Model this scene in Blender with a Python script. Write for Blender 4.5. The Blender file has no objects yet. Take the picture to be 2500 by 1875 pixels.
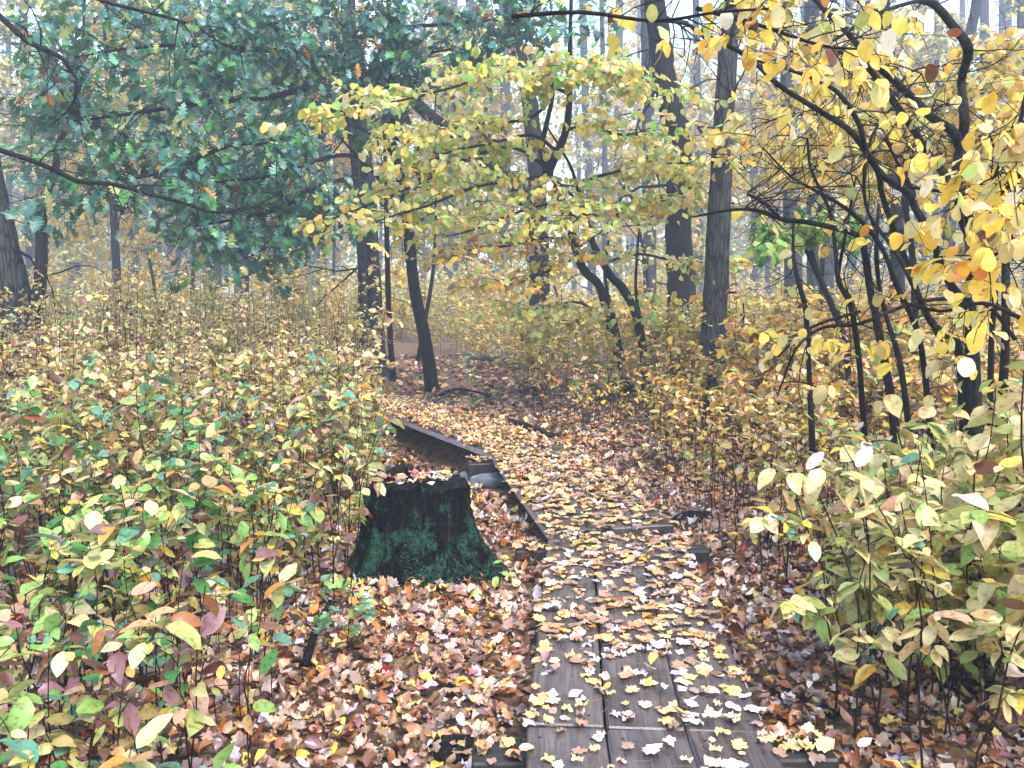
import bpy, math, random
import numpy as np
from mathutils import Vector
R = math.radians
rng = np.random.default_rng(11)
random.seed(11)
sc = bpy.context.scene
C = sc.collection

# ------------------------------------------------------------------ camera, world, sun, exposure
F, CX, CY, CAMZ, PITCH = 2100.0, 1250.0, 937.5, 1.75, R(6.45)
cd = bpy.data.cameras.new("camera")
cd.sensor_width = 36; cd.lens = 36 * F / 2500; cd.clip_start = .05; cd.clip_end = 600
cam = bpy.data.objects.new("camera", cd); C.objects.link(cam)
cam.location = (0, 0, CAMZ); cam.rotation_euler = (R(90) - PITCH, 0, 0)
sc.camera = cam

SUN_EL, SUN_AZ = R(56), R(150)
w = bpy.data.worlds.new("World"); sc.world = w; w.use_nodes = True
nt = w.node_tree; nt.nodes.clear()
sky = nt.nodes.new("ShaderNodeTexSky"); sky.sky_type = 'NISHITA'; sky.sun_disc = False
sky.sun_elevation = SUN_EL; sky.sun_rotation = SUN_AZ; sky.dust_density = 1.5; sky.air_density = 1.4
hs = nt.nodes.new("ShaderNodeHueSaturation"); hs.inputs['Saturation'].default_value = .82
bg = nt.nodes.new("ShaderNodeBackground"); bg.inputs['Strength'].default_value = .13
wo = nt.nodes.new("ShaderNodeOutputWorld")
nt.links.new(sky.outputs[0], hs.inputs['Color']); nt.links.new(hs.outputs[0], bg.inputs['Color'])
nt.links.new(bg.outputs[0], wo.inputs['Surface'])
sd = bpy.data.lights.new("sun", 'SUN'); sd.energy = 1.5; sd.angle = R(34); sd.color = (1, .99, .975)
so = bpy.data.objects.new("sun", sd); C.objects.link(so)
so.rotation_euler = (R(90) - SUN_EL, 0, -SUN_AZ + R(180))
sc.view_settings.view_transform = 'Standard'; sc.view_settings.look = 'None'
sc.view_settings.exposure = 2.02; sc.view_settings.gamma = 1
cy = sc.cycles
cy.max_bounces = 5; cy.diffuse_bounces = 3; cy.glossy_bounces = 1; cy.transmission_bounces = 3
cy.volume_bounces = 1; cy.transparent_max_bounces = 4; cy.use_denoising = True
cy.use_adaptive_sampling = True; cy.adaptive_threshold = .02; cy.caustics_reflective = False
cy.caustics_refractive = False

# ------------------------------------------------------------------ pixel to place
CAM = np.array([0, 0, CAMZ])
RT = np.array([1., 0, 0]); UP = np.array([0, math.sin(PITCH), math.cos(PITCH)]); FW = np.array([0, math.cos(PITCH), -math.sin(PITCH)])
def ray(px, py): return RT * ((px - CX) / F) + UP * (-(py - CY) / F) + FW
def at(px, py, Y):
    d = ray(px, py); return CAM + d * (Y / d[1])
def gp(px, py, z=0.):
    d = ray(px, py); return CAM + d * ((z - CAMZ) / d[2])

# ------------------------------------------------------------------ mesh helpers
class MB:
    def __init__(s): s.V = []; s.F = []; s.n = 0; s.C = []; s.U = []
    def add(s, V, Fc, col=None, uv=None):
        V = np.asarray(V, float); s.V.append(V); s.F.append(np.asarray(Fc, int) + s.n); s.n += len(V)
        if col is None: col = np.ones((len(V), 3))
        s.C.append(col); s.U.append(np.zeros((len(V), 3)) if uv is None else uv)
    def arrays(s): return np.concatenate(s.V), np.concatenate(s.F), np.concatenate(s.C), np.concatenate(s.U)
    def tube(s, pts, rad, sides=6, rough=0., cap=True, col=None):
        pts = np.asarray(pts, float); n = len(pts); rad = np.broadcast_to(np.asarray(rad, float), (n,))
        t = np.gradient(pts, axis=0); t /= np.linalg.norm(t, axis=1)[:, None] + 1e-9
        a = np.array([1., 0, 0]) if abs(t[0][0]) < .8 else np.array([0, 1., 0])
        rings = []; ang = np.linspace(0, 2 * np.pi, sides, endpoint=False)
        for i in range(n):
            u = a - t[i] * a.dot(t[i]); u /= np.linalg.norm(u) + 1e-9; v = np.cross(t[i], u); a = u
            r = rad[i] * (1 + rough * rng.normal(size=sides)) if rough else rad[i]
            rings.append(pts[i] + (np.cos(ang) * r)[:, None] * u + (np.sin(ang) * r)[:, None] * v)
        V = np.concatenate(rings); fs = []
        k = np.arange(sides); k2 = (k + 1) % sides
        for i in range(n - 1):
            b = i * sides; c = b + sides
            fs.append(np.stack([b + k, b + k2, c + k2], 1)); fs.append(np.stack([b + k, c + k2, c + k], 1))
        if cap:
            V = np.vstack([V, pts[0], pts[-1]]); e = n * sides; b = (n - 1) * sides
            fs.append(np.stack([np.full(sides, e), k2, k], 1)); fs.append(np.stack([np.full(sides, e + 1), b + k, b + k2], 1))
        Fc = np.concatenate(fs)
        s.add(V, Fc, None if col is None else np.tile(col, (len(V), 1)))
    def box(s, x0, x1, y0, y1, z0, z1, b=.004):
        bm = []
        for z, i in ((z0, b), (z0 + b, 0), (z1 - b, 0), (z1, b)):
            for (x, y) in ((x0 + b, y0 + i), (x1 - b, y0 + i), (x1 - i, y0 + b), (x1 - i, y1 - b), (x1 - b, y1 - i), (x0 + b, y1 - i), (x0 + i, y1 - b), (x0 + i, y0 + b)):
                bm.append((x, y, z))
        fs = []
        for l in range(3):
            for k in range(8):
                a = l * 8 + k; c = l * 8 + (k + 1) % 8
                fs += [(a, c, c + 8), (a, c + 8, a + 8)]
        for k in range(1, 7): fs += [(0, k + 1, k), (24, 24 + k, 24 + k + 1)]
        s.add(bm, fs)

def mesh_from(name, V, Fc, mats, col=None, uv=None, smooth=True, midx=None):
    me = bpy.data.meshes.new(name)
    V = np.asarray(V, np.float32); Fc = np.asarray(Fc, np.int32)
    me.vertices.add(len(V)); me.vertices.foreach_set('co', V.ravel())
    me.loops.add(len(Fc) * 3); me.loops.foreach_set('vertex_index', Fc.ravel())
    me.polygons.add(len(Fc)); me.polygons.foreach_set('loop_start', np.arange(len(Fc), dtype=np.int32) * 3)
    me.polygons.foreach_set('use_smooth', np.full(len(Fc), smooth))
    for m in (mats if isinstance(mats, (list, tuple)) else [mats]): me.materials.append(m)
    if midx is not None: me.polygons.foreach_set('material_index', np.asarray(midx, np.int32))
    if col is not None:
        a = me.attributes.new('Col', 'FLOAT_COLOR', 'POINT')
        a.data.foreach_set('color', np.hstack([col, np.ones((len(col), 1))]).astype(np.float32).ravel())
    if uv is not None:
        a = me.attributes.new('luv', 'FLOAT_VECTOR', 'POINT'); a.data.foreach_set('vector', uv.astype(np.float32).ravel())
    me.update(calc_edges=True); me.validate()
    return me

def obj(name, mb, mat, parent=None, origin=(0, 0, 0), smooth=True):
    V, Fc, col, uv = mb.arrays()
    me = mesh_from(name, V - np.asarray(origin), Fc, mat, col, uv, smooth)
    o = bpy.data.objects.new(name, me); C.objects.link(o)
    if parent is not None: o.parent = parent
    else: o.location = origin
    return o
def tag(o, label=None, cat=None, group=None, kind=None):
    if label: o['label'] = label
    if cat: o['category'] = cat
    if group: o['group'] = group
    if kind: o['kind'] = kind
    return o
def thing(name, label, cat, loc=(0, 0, 0), group=None, rotz=0):
    o = bpy.data.objects.new(name, None); C.objects.link(o); o.location = loc; o.rotation_euler = (0, 0, rotz)
    return tag(o, label, cat, group)
def dup(root, loc, rotz, scale, label, group=None):
    r = root.copy(); C.objects.link(r); r.location = loc; r.rotation_euler = (0, 0, rotz); r.scale = (scale,) * 3
    r['label'] = label
    if group: r['group'] = group
    for ch in root.children:
        c = ch.copy(); C.objects.link(c); c.parent = r
    return r

def smooth_path(pts, n=4):
    P = np.asarray(pts, float); Q = np.vstack([2 * P[0] - P[1], P, 2 * P[-1] - P[-2]]); out = []
    for i in range(1, len(Q) - 2):
        for t in np.linspace(0, 1, n, endpoint=False):
            a, b, c, d = Q[i - 1], Q[i], Q[i + 1], Q[i + 2]
            out.append(.5 * (2 * b + (c - a) * t + (2 * a - 5 * b + 4 * c - d) * t * t + (3 * b - a - 3 * c + d) * t ** 3))
    out.append(P[-1]); return np.array(out)

# ------------------------------------------------------------------ leaf templates
def strip(us, ws, bend, fold, wav, seed):
    r = np.random.default_rng(seed); V = []; UVv = []; idx = []
    def z(u, v): return bend * (u * u - .3 * u) + fold * abs(v) + wav * math.sin(9 * u + seed) * v * 2 + wav * .3 * r.normal() * (abs(v) > 0)
    for u, wd in zip(us, ws):
        if wd == 0:
            idx.append((len(V),) * 3); V.append((u, 0, z(u, 0))); UVv.append((u, 0, 1))
        else:
            k = len(V); idx.append((k, k + 1, k + 2)); j = r.normal() * .012
            V += [(u + j, wd, z(u, wd)), (u, 0, z(u, 0)), (u - j, -wd, z(u, -wd))]; UVv += [(u, wd, 1), (u, 0, 1), (u, -wd, 1)]
    Fc = []
    for (a, b, c), (d, e, f) in zip(idx[:-1], idx[1:]):
        if a == b: Fc += [(b, e, d), (b, f, e)]
        elif d == e: Fc += [(a, b, d), (b, c, d)]
        else: Fc += [(a, b, e), (a, e, d), (b, c, f), (b, f, e)]
    return np.array(V), np.array(Fc), np.array(UVv)
def fan(pts, cup, wav, seed):
    r = np.random.default_rng(seed); V = [(.42, 0, 0)]; UVv = [(.42, 0, 1)]
    sq = r.uniform(.75, 1.1)
    for (u, v) in pts:
        u += r.normal() * .035; v = v * sq + r.normal() * .035
        d = math.hypot(u - .42, v); V.append((u, v, cup * d * d * 2 + wav * r.normal() + wav * 2 * math.sin(3 * math.atan2(v, u - .42) + seed) * d)); UVv.append((u, v, 1))
    n = len(pts); Fc = [(0, 1 + i, 1 + (i + 1) % n) for i in range(n)]
    return np.array(V), np.array(Fc), np.array(UVv)
half = [(.0, .03), (-.06, .18), (.08, .26), (.14, .44), (.3, .40), (.44, .5), (.52, .36), (.62, .26), (.76, .28), (.84, .14)]
MAPLE = half + [(1.0, 0)] + [(u, -v) for u, v in half[::-1]]
OU = [0, .12, .2, .3, .38, .5, .58, .7, .78, .88, 1.]; OW = [0, .05, .17, .07, .27, .1, .33, .13, .24, .12, 0]
TPL = {
 'ov': [strip([0, .07, .18, .33, .5, .66, .8, .92, 1], [0, .085, .19, .262, .28, .25, .175, .08, 0], b, f, .05, k) for k, (b, f) in enumerate([(-.15, .25), (-.4, .35), (.12, .2), (-.25, -.1), (-.7, .3)])],
 'rd': [strip([0, .05, .16, .35, .55, .75, .9, .97, 1], [0, .15, .27, .345, .365, .31, .2, .1, 0], b, f, .07, k) for k, (b, f) in enumerate([(-.15, .15), (-.35, .3), (.15, .2), (-.5, .1)])],
 'dm': [strip([0, .45, 1], [0, .26, 0], b, f, .0, k) for k, (b, f) in enumerate([(-.2, .3), (-.5, .2), (.2, .1)])],
 'rm': [strip([0, .3, .75, 1], [0, .34, .32, 0], b, f, .04, k) for k, (b, f) in enumerate([(-.2, .2), (-.45, .25), (.2, .1)])],
 'mp': [fan(MAPLE, c, w_, k) for k, (c, w_) in enumerate([(.1, .03), (-.25, .05), (.5, .08), (-.6, .07), (.2, .11), (.8, .06), (-.2, .09)])],
 'mf': [fan(MAPLE, c, w_, k) for k, (c, w_) in enumerate([(.03, .012), (.1, .025), (-.08, .02), (.15, .035), (.2, .04), (-.15, .03)])],
 'ok': [strip(OU, OW, b, f, .06, k) for k, (b, f) in enumerate([(-.2, .2), (-.45, .3), (.15, .15), (-.3, -.1)])],
 'cl': [strip([0, .14, .4, .68, .88, 1], [0, .17, .3, .27, .12, 0], b, f, .1, k) for k, (b, f) in enumerate([(.8, .5), (-.6, .7), (.3, 1.0), (-.9, -.3), (.1, .35)])],
}
class LB:
    def __init__(s): s.d = {}
    def add(s, kind, pos, az, pitch, roll, size, col):
        s.d.setdefault(kind, []).append((np.atleast_2d(pos), np.atleast_1d(az), np.atleast_1d(pitch), np.atleast_1d(roll), np.atleast_1d(size), np.atleast_2d(col)))
    def into(s, mb):
        for kind, L in s.d.items():
            pos, az, pi_, ro, si, col = [np.concatenate(x) for x in zip(*L)]
            ca, sa, cp, sp, cr, sr = np.cos(az), np.sin(az), np.cos(pi_), np.sin(pi_), np.cos(ro), np.sin(ro); O = np.zeros_like(ca); I = O + 1
            Rz = np.stack([ca, -sa, O, sa, ca, O, O, O, I], 1).reshape(-1, 3, 3)
            Ry = np.stack([cp, O, sp, O, I, O, -sp, O, cp], 1).reshape(-1, 3, 3)
            Rx = np.stack([I, O, O, O, cr, -sr, O, sr, cr], 1).reshape(-1, 3, 3)
            M = (Rz @ Ry @ Rx) * si[:, None, None]
            tp = TPL[kind]; k = rng.integers(0, len(tp), len(pos))
            for j, (V, Fc, uvv) in enumerate(tp):
                m = np.nonzero(k == j)[0]
                if not len(m): continue
                W = np.einsum('nij,vj->nvi', M[m], V) + pos[m][:, None, :]
                ff = (np.arange(len(m)) * len(V))[:, None, None] + Fc[None]
                c = np.repeat(col[m][:, None, :], len(V), 1)
                # tips and rims of autumn leaves are browner
                edge = np.clip(np.abs(uvv[:, 1]) * 1.3 + (uvv[:, 0] - .5).clip(0) * .6, 0, 1)[None, :, None] * rng.uniform(-.25, .5, (len(m), 1, 1)).clip(0)
                c = c * (1 - edge) + c * np.array([.75, .55, .45]) * edge
                mb.add(W.reshape(-1, 3), ff.reshape(-1, 3), c.reshape(-1, 3), np.tile(uvv, (len(m), 1)))
    def count(s): return sum(len(x[0]) for L in s.d.values() for x in L)

P = dict(Y=(.76, .58, .11), DY=(.70, .45, .07), PY=(.70, .61, .29), GY=(.44, .47, .15), LG=(.30, .50, .12), G=(.07, .24, .05), BG=(.13, .31, .20),
         T=(.50, .35, .13), SB=(.34, .13, .042), P2=(.46, .25, .17), BR=(.13, .05, .027), OR=(.58, .24, .045), PK=(.66, .40, .27), MV=(.26, .13, .14), CR=(.36, .02, .04),
         PW=(.74, .62, .54), LV=(.55, .48, .55), DK=(.05, .03, .022), RB=(.25, .088, .034), OG=(.032, .13, .06), OB=(.045, .155, .13))
def pick(spec, n):
    ks = list(spec); wt = np.array([spec[k] for k in ks], float); wt /= wt.sum()
    c = np.array([P[k] for k in ks])[rng.choice(len(ks), n, p=wt)]
    return np.clip(c * rng.uniform(.78, 1.18, (n, 1)) * rng.uniform(.92, 1.08, (n, 3)), 0, .9)

# ------------------------------------------------------------------ materials
def mat(name): 
    m = bpy.data.materials.new(name); m.use_nodes = True; t = m.node_tree; b = t.nodes['Principled BSDF']; return m, t, b
def N(t, typ, **kw):
    n = t.nodes.new(typ)
    for k, v in kw.items():
        if k in n.inputs: n.inputs[k].default_value = v
        else: setattr(n, k, v)
    return n
def ramp(t, src, stops):
    r = t.nodes.new('ShaderNodeValToRGB'); e = r.color_ramp.elements
    while len(e) < len(stops): e.new(.5)
    for q, (p, c) in zip(e, stops): q.position = p; q.color = (*c, 1) if len(c) == 3 else c
    t.links.new(src, r.inputs[0]); return r
def mixc(t, fac, a, b, mode='MIX'):
    m = t.nodes.new('ShaderNodeMix'); m.data_type = 'RGBA'; m.blend_type = mode
    for s, v in ((m.inputs[0], fac), (m.inputs[6], a), (m.inputs[7], b)):
        if hasattr(v, 'links') or hasattr(v, 'is_linked'): t.links.new(v, s)
        else: s.default_value = v if not isinstance(v, tuple) else (*v, 1)
    return m.outputs[2]
def mth(t, op, a, b=0.):
    m = t.nodes.new('ShaderNodeMath'); m.operation = op
    for s, v in ((m.inputs[0], a), (m.inputs[1], b)):
        if hasattr(v, 'is_linked'): t.links.new(v, s)
        else: s.default_value = v
    return m.outputs[0]

def leaf_mat(name, rough, spec, trans, spot=.45, spotscale=45, back=.12):
    m, t, b = mat(name); L = t.links
    at_ = N(t, 'ShaderNodeAttribute', attribute_name='Col'); oi = N(t, 'ShaderNodeObjectInfo')
    c = mixc(t, 1., at_.outputs['Color'], oi.outputs['Color'], 'MULTIPLY')
    tc = N(t, 'ShaderNodeTexCoord'); nz = N(t, 'ShaderNodeTexNoise', Scale=spotscale, Detail=3.); L.new(tc.outputs['Object'], nz.inputs['Vector'])
    rp = ramp(t, nz.outputs['Fac'], [(.52, (0, 0, 0)), (.68, (1, 1, 1))])
    c2 = mixc(t, mth(t, 'MULTIPLY', rp.outputs[0], spot), c, mixc(t, 1., c, (.5, .33, .24), 'MULTIPLY'))
    uvn = N(t, 'ShaderNodeAttribute', attribute_name='luv'); sp = N(t, 'ShaderNodeSeparateXYZ'); L.new(uvn.outputs['Vector'], sp.inputs[0])
    av = mth(t, 'ABSOLUTE', sp.outputs[1]); s = mth(t, 'SUBTRACT', sp.outputs[0], mth(t, 'MULTIPLY', av, .8))
    wv = mth(t, 'ABSOLUTE', mth(t, 'SINE', mth(t, 'MULTIPLY', s, 24.)))
    vein = mth(t, 'MAXIMUM', mth(t, 'LESS_THAN', wv, .14), mth(t, 'LESS_THAN', av, .012))
    c3 = mixc(t, mth(t, 'MULTIPLY', vein, .28), c2, mixc(t, 1., c2, (.6, .52, .42), 'MULTIPLY'))
    gm = N(t, 'ShaderNodeNewGeometry')
    c4 = mixc(t, mth(t, 'MULTIPLY', gm.outputs['Backfacing'], back), c3, (.6, .52, .42))
    L.new(c4, b.inputs['Base Color']); b.inputs['Roughness'].default_value = rough; b.inputs['Specular IOR Level'].default_value = spec
    if trans:
        tr = N(t, 'ShaderNodeBsdfTranslucent'); L.new(c3, tr.inputs['Color'])
        mx = N(t, 'ShaderNodeMixShader'); mx.inputs[0].default_value = trans
        L.new(b.outputs[0], mx.inputs[1]); L.new(tr.outputs[0], mx.inputs[2]); L.new(mx.outputs[0], t.nodes['Material Output'].inputs['Surface'])
    return m
M = {}
M['leaf'] = leaf_mat('leaf', .38, .6, .34, .75, 55)
M['crown'] = leaf_mat('crown_leaf', .42, .5, .58, .25, back=.04)
M['litter'] = leaf_mat('litter_leaf', .3, .8, .06, .45, 60, .25)
M['farleaf'] = leaf_mat('far_leaf', .5, .4, .4, 0)
M['oak'] = leaf_mat('oak_leaf', .38, .7, .3, .2, 8)

def bark_mat(name, dark, light, scale=(14, 14, 2.2), rough=.6, moss=0., bump=.6):
    m, t, b = mat(name); L = t.links
    tc = N(t, 'ShaderNodeTexCoord'); mp = N(t, 'ShaderNodeMapping'); mp.inputs['Scale'].default_value = scale; L.new(tc.outputs['Object'], mp.inputs[0])
    nz = N(t, 'ShaderNodeTexNoise', Scale=1.6, Detail=6., Roughness=.65, Distortion=.6); L.new(mp.outputs[0], nz.inputs['Vector'])
    vo = N(t, 'ShaderNodeTexVoronoi', Scale=1.5); vo.feature = 'DISTANCE_TO_EDGE'; L.new(mp.outputs[0], vo.inputs['Vector'])
    big = N(t, 'ShaderNodeTexNoise', Scale=1.3, Detail=3.); L.new(tc.outputs['Object'], big.inputs['Vector'])
    h = mth(t, 'ADD', nz.outputs['Fac'], mth(t, 'MULTIPLY', mth(t, 'MINIMUM', vo.outputs['Distance'], .25), 1.2))
    r = ramp(t, h, [(.44, dark), (.78, light)])
    c = mixc(t, mth(t, 'MULTIPLY', big.outputs['Fac'], .7), r.outputs[0], mixc(t, 1., r.outputs[0], (.55, .53, .5), 'MULTIPLY'))
    if moss:
        rm = ramp(t, big.outputs['Fac'], [(.55, (0, 0, 0)), (.66, (1, 1, 1))])
        c = mixc(t, mth(t, 'MULTIPLY', rm.outputs[0], moss), c, (.05, .10, .05))
    L.new(c, b.inputs['Base Color']); b.inputs['Roughness'].default_value = rough + .15; b.inputs['Specular IOR Level'].default_value = .1
    bp = N(t, 'ShaderNodeBump', Strength=bump, Distance=.03); L.new(h, bp.inputs['Height']); L.new(bp.outputs[0], b.inputs['Normal'])
    return m
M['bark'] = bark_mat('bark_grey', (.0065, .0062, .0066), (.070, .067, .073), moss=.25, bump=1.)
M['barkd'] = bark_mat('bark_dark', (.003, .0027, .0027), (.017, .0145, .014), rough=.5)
M['barkp'] = bark_mat('bark_pale', (.08, .075, .07), (.26, .25, .24))
M['twig'] = bark_mat('twig_bark', (.004, .003, .003), (.018, .013, .012), scale=(30, 30, 30), rough=.45, bump=.3)
M['stem'] = bark_mat('shrub_stem', (.010, .005, .0045), (.045, .02, .016), scale=(40, 40, 40), rough=.5, bump=.2)

def wood_mat(name, dark, light, rough=.33, sky_sidef=.9):
    m, t, b = mat(name); L = t.links
    tc = N(t, 'ShaderNodeTexCoord'); oi = N(t, 'ShaderNodeObjectInfo')
    ad = N(t, 'ShaderNodeVectorMath', operation='ADD'); cx = N(t, 'ShaderNodeCombineXYZ'); L.new(mth(t, 'MULTIPLY', oi.outputs['Random'], 37.), cx.inputs[1]); L.new(mth(t, 'MULTIPLY', oi.outputs['Random'], 11.), cx.inputs[0])
    L.new(tc.outputs['Object'], ad.inputs[0]); L.new(cx.outputs[0], ad.inputs[1])
    mp = N(t, 'ShaderNodeMapping'); mp.inputs['Scale'].default_value = (1.2, 22, 22); L.new(ad.outputs[0], mp.inputs[0])
    nz = N(t, 'ShaderNodeTexNoise', Scale=2.2, Detail=7., Roughness=.7, Distortion=1.2); L.new(mp.outputs[0], nz.inputs['Vector'])
    n2 = N(t, 'ShaderNodeTexNoise', Scale=3.5, Detail=4.); L.new(ad.outputs[0], n2.inputs['Vector'])
    r = ramp(t, nz.outputs['Fac'], [(.3, dark), (.72, light)])
    wet = ramp(t, n2.outputs['Fac'], [(.44, (0, 0, 0)), (.56, (1, 1, 1))])
    c = mixc(t, mth(t, 'MULTIPLY', wet.outputs[0], .75), r.outputs[0], mixc(t, 1., r.outputs[0], (.5, .46, .5), 'MULTIPLY'))
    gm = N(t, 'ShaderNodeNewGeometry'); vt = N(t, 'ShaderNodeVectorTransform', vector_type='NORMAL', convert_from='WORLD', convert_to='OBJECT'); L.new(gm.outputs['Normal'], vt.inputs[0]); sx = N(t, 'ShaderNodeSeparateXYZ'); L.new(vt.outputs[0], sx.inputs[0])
    side = mth(t, 'MULTIPLY', mth(t, 'GREATER_THAN', mth(t, 'ABSOLUTE', sx.outputs[1]), .8), sky_sidef)
    c = mixc(t, side, c, mixc(t, nz.outputs['Fac'], (.30, .29, .33), (.62, .60, .66)))  # lavender skylight on the side faces, painted into their colour by normal
    L.new(c, b.inputs['Base Color']); b.inputs['Specular IOR Level'].default_value = .6
    L.new(mth(t, 'SUBTRACT', rough + .16, mth(t, 'MULTIPLY', wet.outputs[0], .2)), b.inputs['Roughness'])
    bp = N(t, 'ShaderNodeBump', Strength=.35, Distance=.006); L.new(nz.outputs['Fac'], bp.inputs['Height']); L.new(bp.outputs[0], b.inputs['Normal'])
    return m
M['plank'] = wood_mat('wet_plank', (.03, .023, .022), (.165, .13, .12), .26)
M['sleeper'] = wood_mat('wet_sleeper', (.006, .005, .0045), (.024, .018, .016), .55, 0.)
m, t, b = mat('screw_steel'); b.inputs['Base Color'].default_value = (.03, .028, .03, 1); b.inputs['Metallic'].default_value = .7; b.inputs['Roughness'].default_value = .5; M['screw'] = m
m, t, b = mat('stone'); tc = N(t, 'ShaderNodeTexCoord'); nz = N(t, 'ShaderNodeTexNoise', Scale=14., Detail=8.); t.links.new(tc.outputs['Object'], nz.inputs['Vector'])
r = ramp(t, nz.outputs['Fac'], [(.3, (.05, .058, .07)), (.7, (.19, .21, .24))]); t.links.new(r.outputs[0], b.inputs['Base Color']); b.inputs['Roughness'].default_value = .5
bp = N(t, 'ShaderNodeBump', Strength=.5, Distance=.02); t.links.new(nz.outputs['Fac'], bp.inputs['Height']); t.links.new(bp.outputs[0], b.inputs['Normal']); M['stone'] = m

# forest floor: rotting leaf mould
m, t, b = mat('leaf_mould'); L = t.links
tc = N(t, 'ShaderNodeTexCoord'); vo = N(t, 'ShaderNodeTexVoronoi', Scale=22.); L.new(tc.outputs['Object'], vo.inputs['Vector'])
sp = N(t, 'ShaderNodeSeparateColor'); L.new(vo.outputs['Color'], sp.inputs[0])
r = ramp(t, sp.outputs[0], [(0, (.03, .018, .013)), (.35, (.11, .05, .025)), (.6, (.22, .11, .05)), (.8, (.33, .2, .09)), (1, (.4, .24, .06))])
nz = N(t, 'ShaderNodeTexNoise', Scale=1.2, Detail=5.); L.new(tc.outputs['Object'], nz.inputs['Vector'])
c = mixc(t, mth(t, 'MULTIPLY', nz.outputs['Fac'], .8), r.outputs[0], (.05, .03, .02))
L.new(c, b.inputs['Base Color']); b.inputs['Roughness'].default_value = .6
bp = N(t, 'ShaderNodeBump', Strength=.8, Distance=.03); L.new(vo.outputs['Distance'], bp.inputs['Height']); L.new(bp.outputs[0], b.inputs['Normal']); M['ground'] = m

# ------------------------------------------------------------------ setting: forest floor
def hgt(x, y):
    x = np.asarray(x, float); y = np.asarray(y, float)
    return .03 * np.sin(x * 1.7 + 1) * np.cos(y * 1.3) + .02 * np.sin(x * 3.9 + y * 2.3) + .05 * np.clip((y - 14) / 10, 0, 4) * np.sin(x * .3 + y * .21) - .17 * np.exp(-((x + 1.15) / .75) ** 2 - ((y - 8.7) / 1.5) ** 2)
xs = np.concatenate([np.linspace(-125, -9, 32), np.linspace(-8.8, 8.8, 90), np.linspace(9, 125, 32)])
ys = np.concatenate([np.linspace(-10, 1, 8), np.linspace(1.2, 18, 100), np.linspace(19, 165, 56)])
X, Y = np.meshgrid(xs, ys); Z = hgt(X, Y)
g = MB(); nx, ny = len(xs), len(ys); q = (np.arange(ny - 1)[:, None] * nx + np.arange(nx - 1)[None]).ravel()
g.add(np.stack([X.ravel(), Y.ravel(), Z.ravel()], 1), np.concatenate([np.stack([q, q + 1, q + nx + 1], 1), np.stack([q, q + nx + 1, q + nx], 1)]))
tag(obj('forest_floor', g, M['ground']), kind='structure')

# ------------------------------------------------------------------ boardwalk
BT = .20      # top of the near planks above the forest floor
SECT = [  # left start, left end, z start, z end
    ((.00, 1.0), (.054, 2.9), BT, BT), ((.055, 2.92), (.232, 5.32), BT, BT), ((.232, 5.34), (-.197, 7.79), BT, BT + .03),
    ((-.197, 7.81), (-1.65, 10.67), BT + .03, BT), ((-1.65, 10.69), (-3.4, 12.9), BT, BT - .03)]
PW, GAP = .272, .012
boards = []
sec_lab = ['nearest boardwalk section running under the bottom edge, three wet brown planks',
           'front straight boardwalk section of three wet planks with open gaps, beside the stump',
           'boardwalk section bending left past the stump, dotted with yellow leaves',
           'raised boardwalk section thickly covered in leaves, turning left above a dark hollow',
           'farthest boardwalk section half hidden under leaves behind the left shrubs']
for (a, e, z0, z1), lab in zip(SECT, sec_lab):
    ln = math.dist(a, e); rz = math.atan2(e[1] - a[1], e[0] - a[0])
    t_ = thing('boardwalk_section', lab, 'boardwalk', (a[0], a[1], z0), 'boardwalk sections', rz)
    t_.rotation_euler[1] = -math.atan2(z1 - z0, ln)
    for k in range(3):
        mb = MB(); y1 = -k * (PW + GAP); y0 = y1 - PW; dz = random.uniform(-.003, .003); e0 = random.uniform(-.004, .004)
        mb.box(e0, ln + e0 * .5 - .006, y0, y1, -.062 + dz, dz, .006)
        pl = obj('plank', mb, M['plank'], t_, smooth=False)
        sb = MB()
        for sx in (.07, ln - .08):
            for sy in (.05, PW - .05):
                xx = sx + random.uniform(-.01, .01); yy = y0 + sy + random.uniform(-.01, .01)
                sb.tube([(xx, yy, dz - .004), (xx, yy, dz + .0012)], .006, 8)
        obj('screws', sb, M['screw'], pl)
    boards.append((np.array(a), np.array(e), z0, z1))
def bpt(i, s, v):   # point on section i, s metres along, v metres right of its left edge
    a, e, z0, z1 = boards[i]; d = (e - a) / np.linalg.norm(e - a); n = np.array([d[1], -d[0]])
    p = a + d * s + n * v; L_ = np.linalg.norm(e - a); return np.array([p[0], p[1], z0 + (z1 - z0) * s / L_])
def sleeper(x0, x1, y, z1, lab, hh=.145, rot=0.):
    mb = MB(); l = x1 - x0; mb.box(-l / 2, l / 2, -.075, .075, -hh, 0, .008)
    o = obj('sleeper', mb, M['sleeper'], smooth=False); o.location = ((x0 + x1) / 2, y, z1); o.rotation_euler = (0, 0, rot)
    return tag(o, lab, 'timber', 'sleepers under the boardwalk')
ZS = BT - .068
sleeper(-.14, 1.13, 2.86, ZS, 'dark timber sleeper under the nearest plank joint at the bottom edge', rot=.02)
sleeper(.02, 1.22, 5.22, ZS, 'black square timber sleeper poking out both sides right of the stump', rot=.0)
sleeper(-.43, .76, 7.82, ZS + .03, 'wet timber sleeper end resting on a grey stone behind the stump', rot=.25)
sleeper(-2.0, -.85, 10.75, ZS, 'sleeper in deep shade under the farther boardwalk bend', rot=.5)

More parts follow.
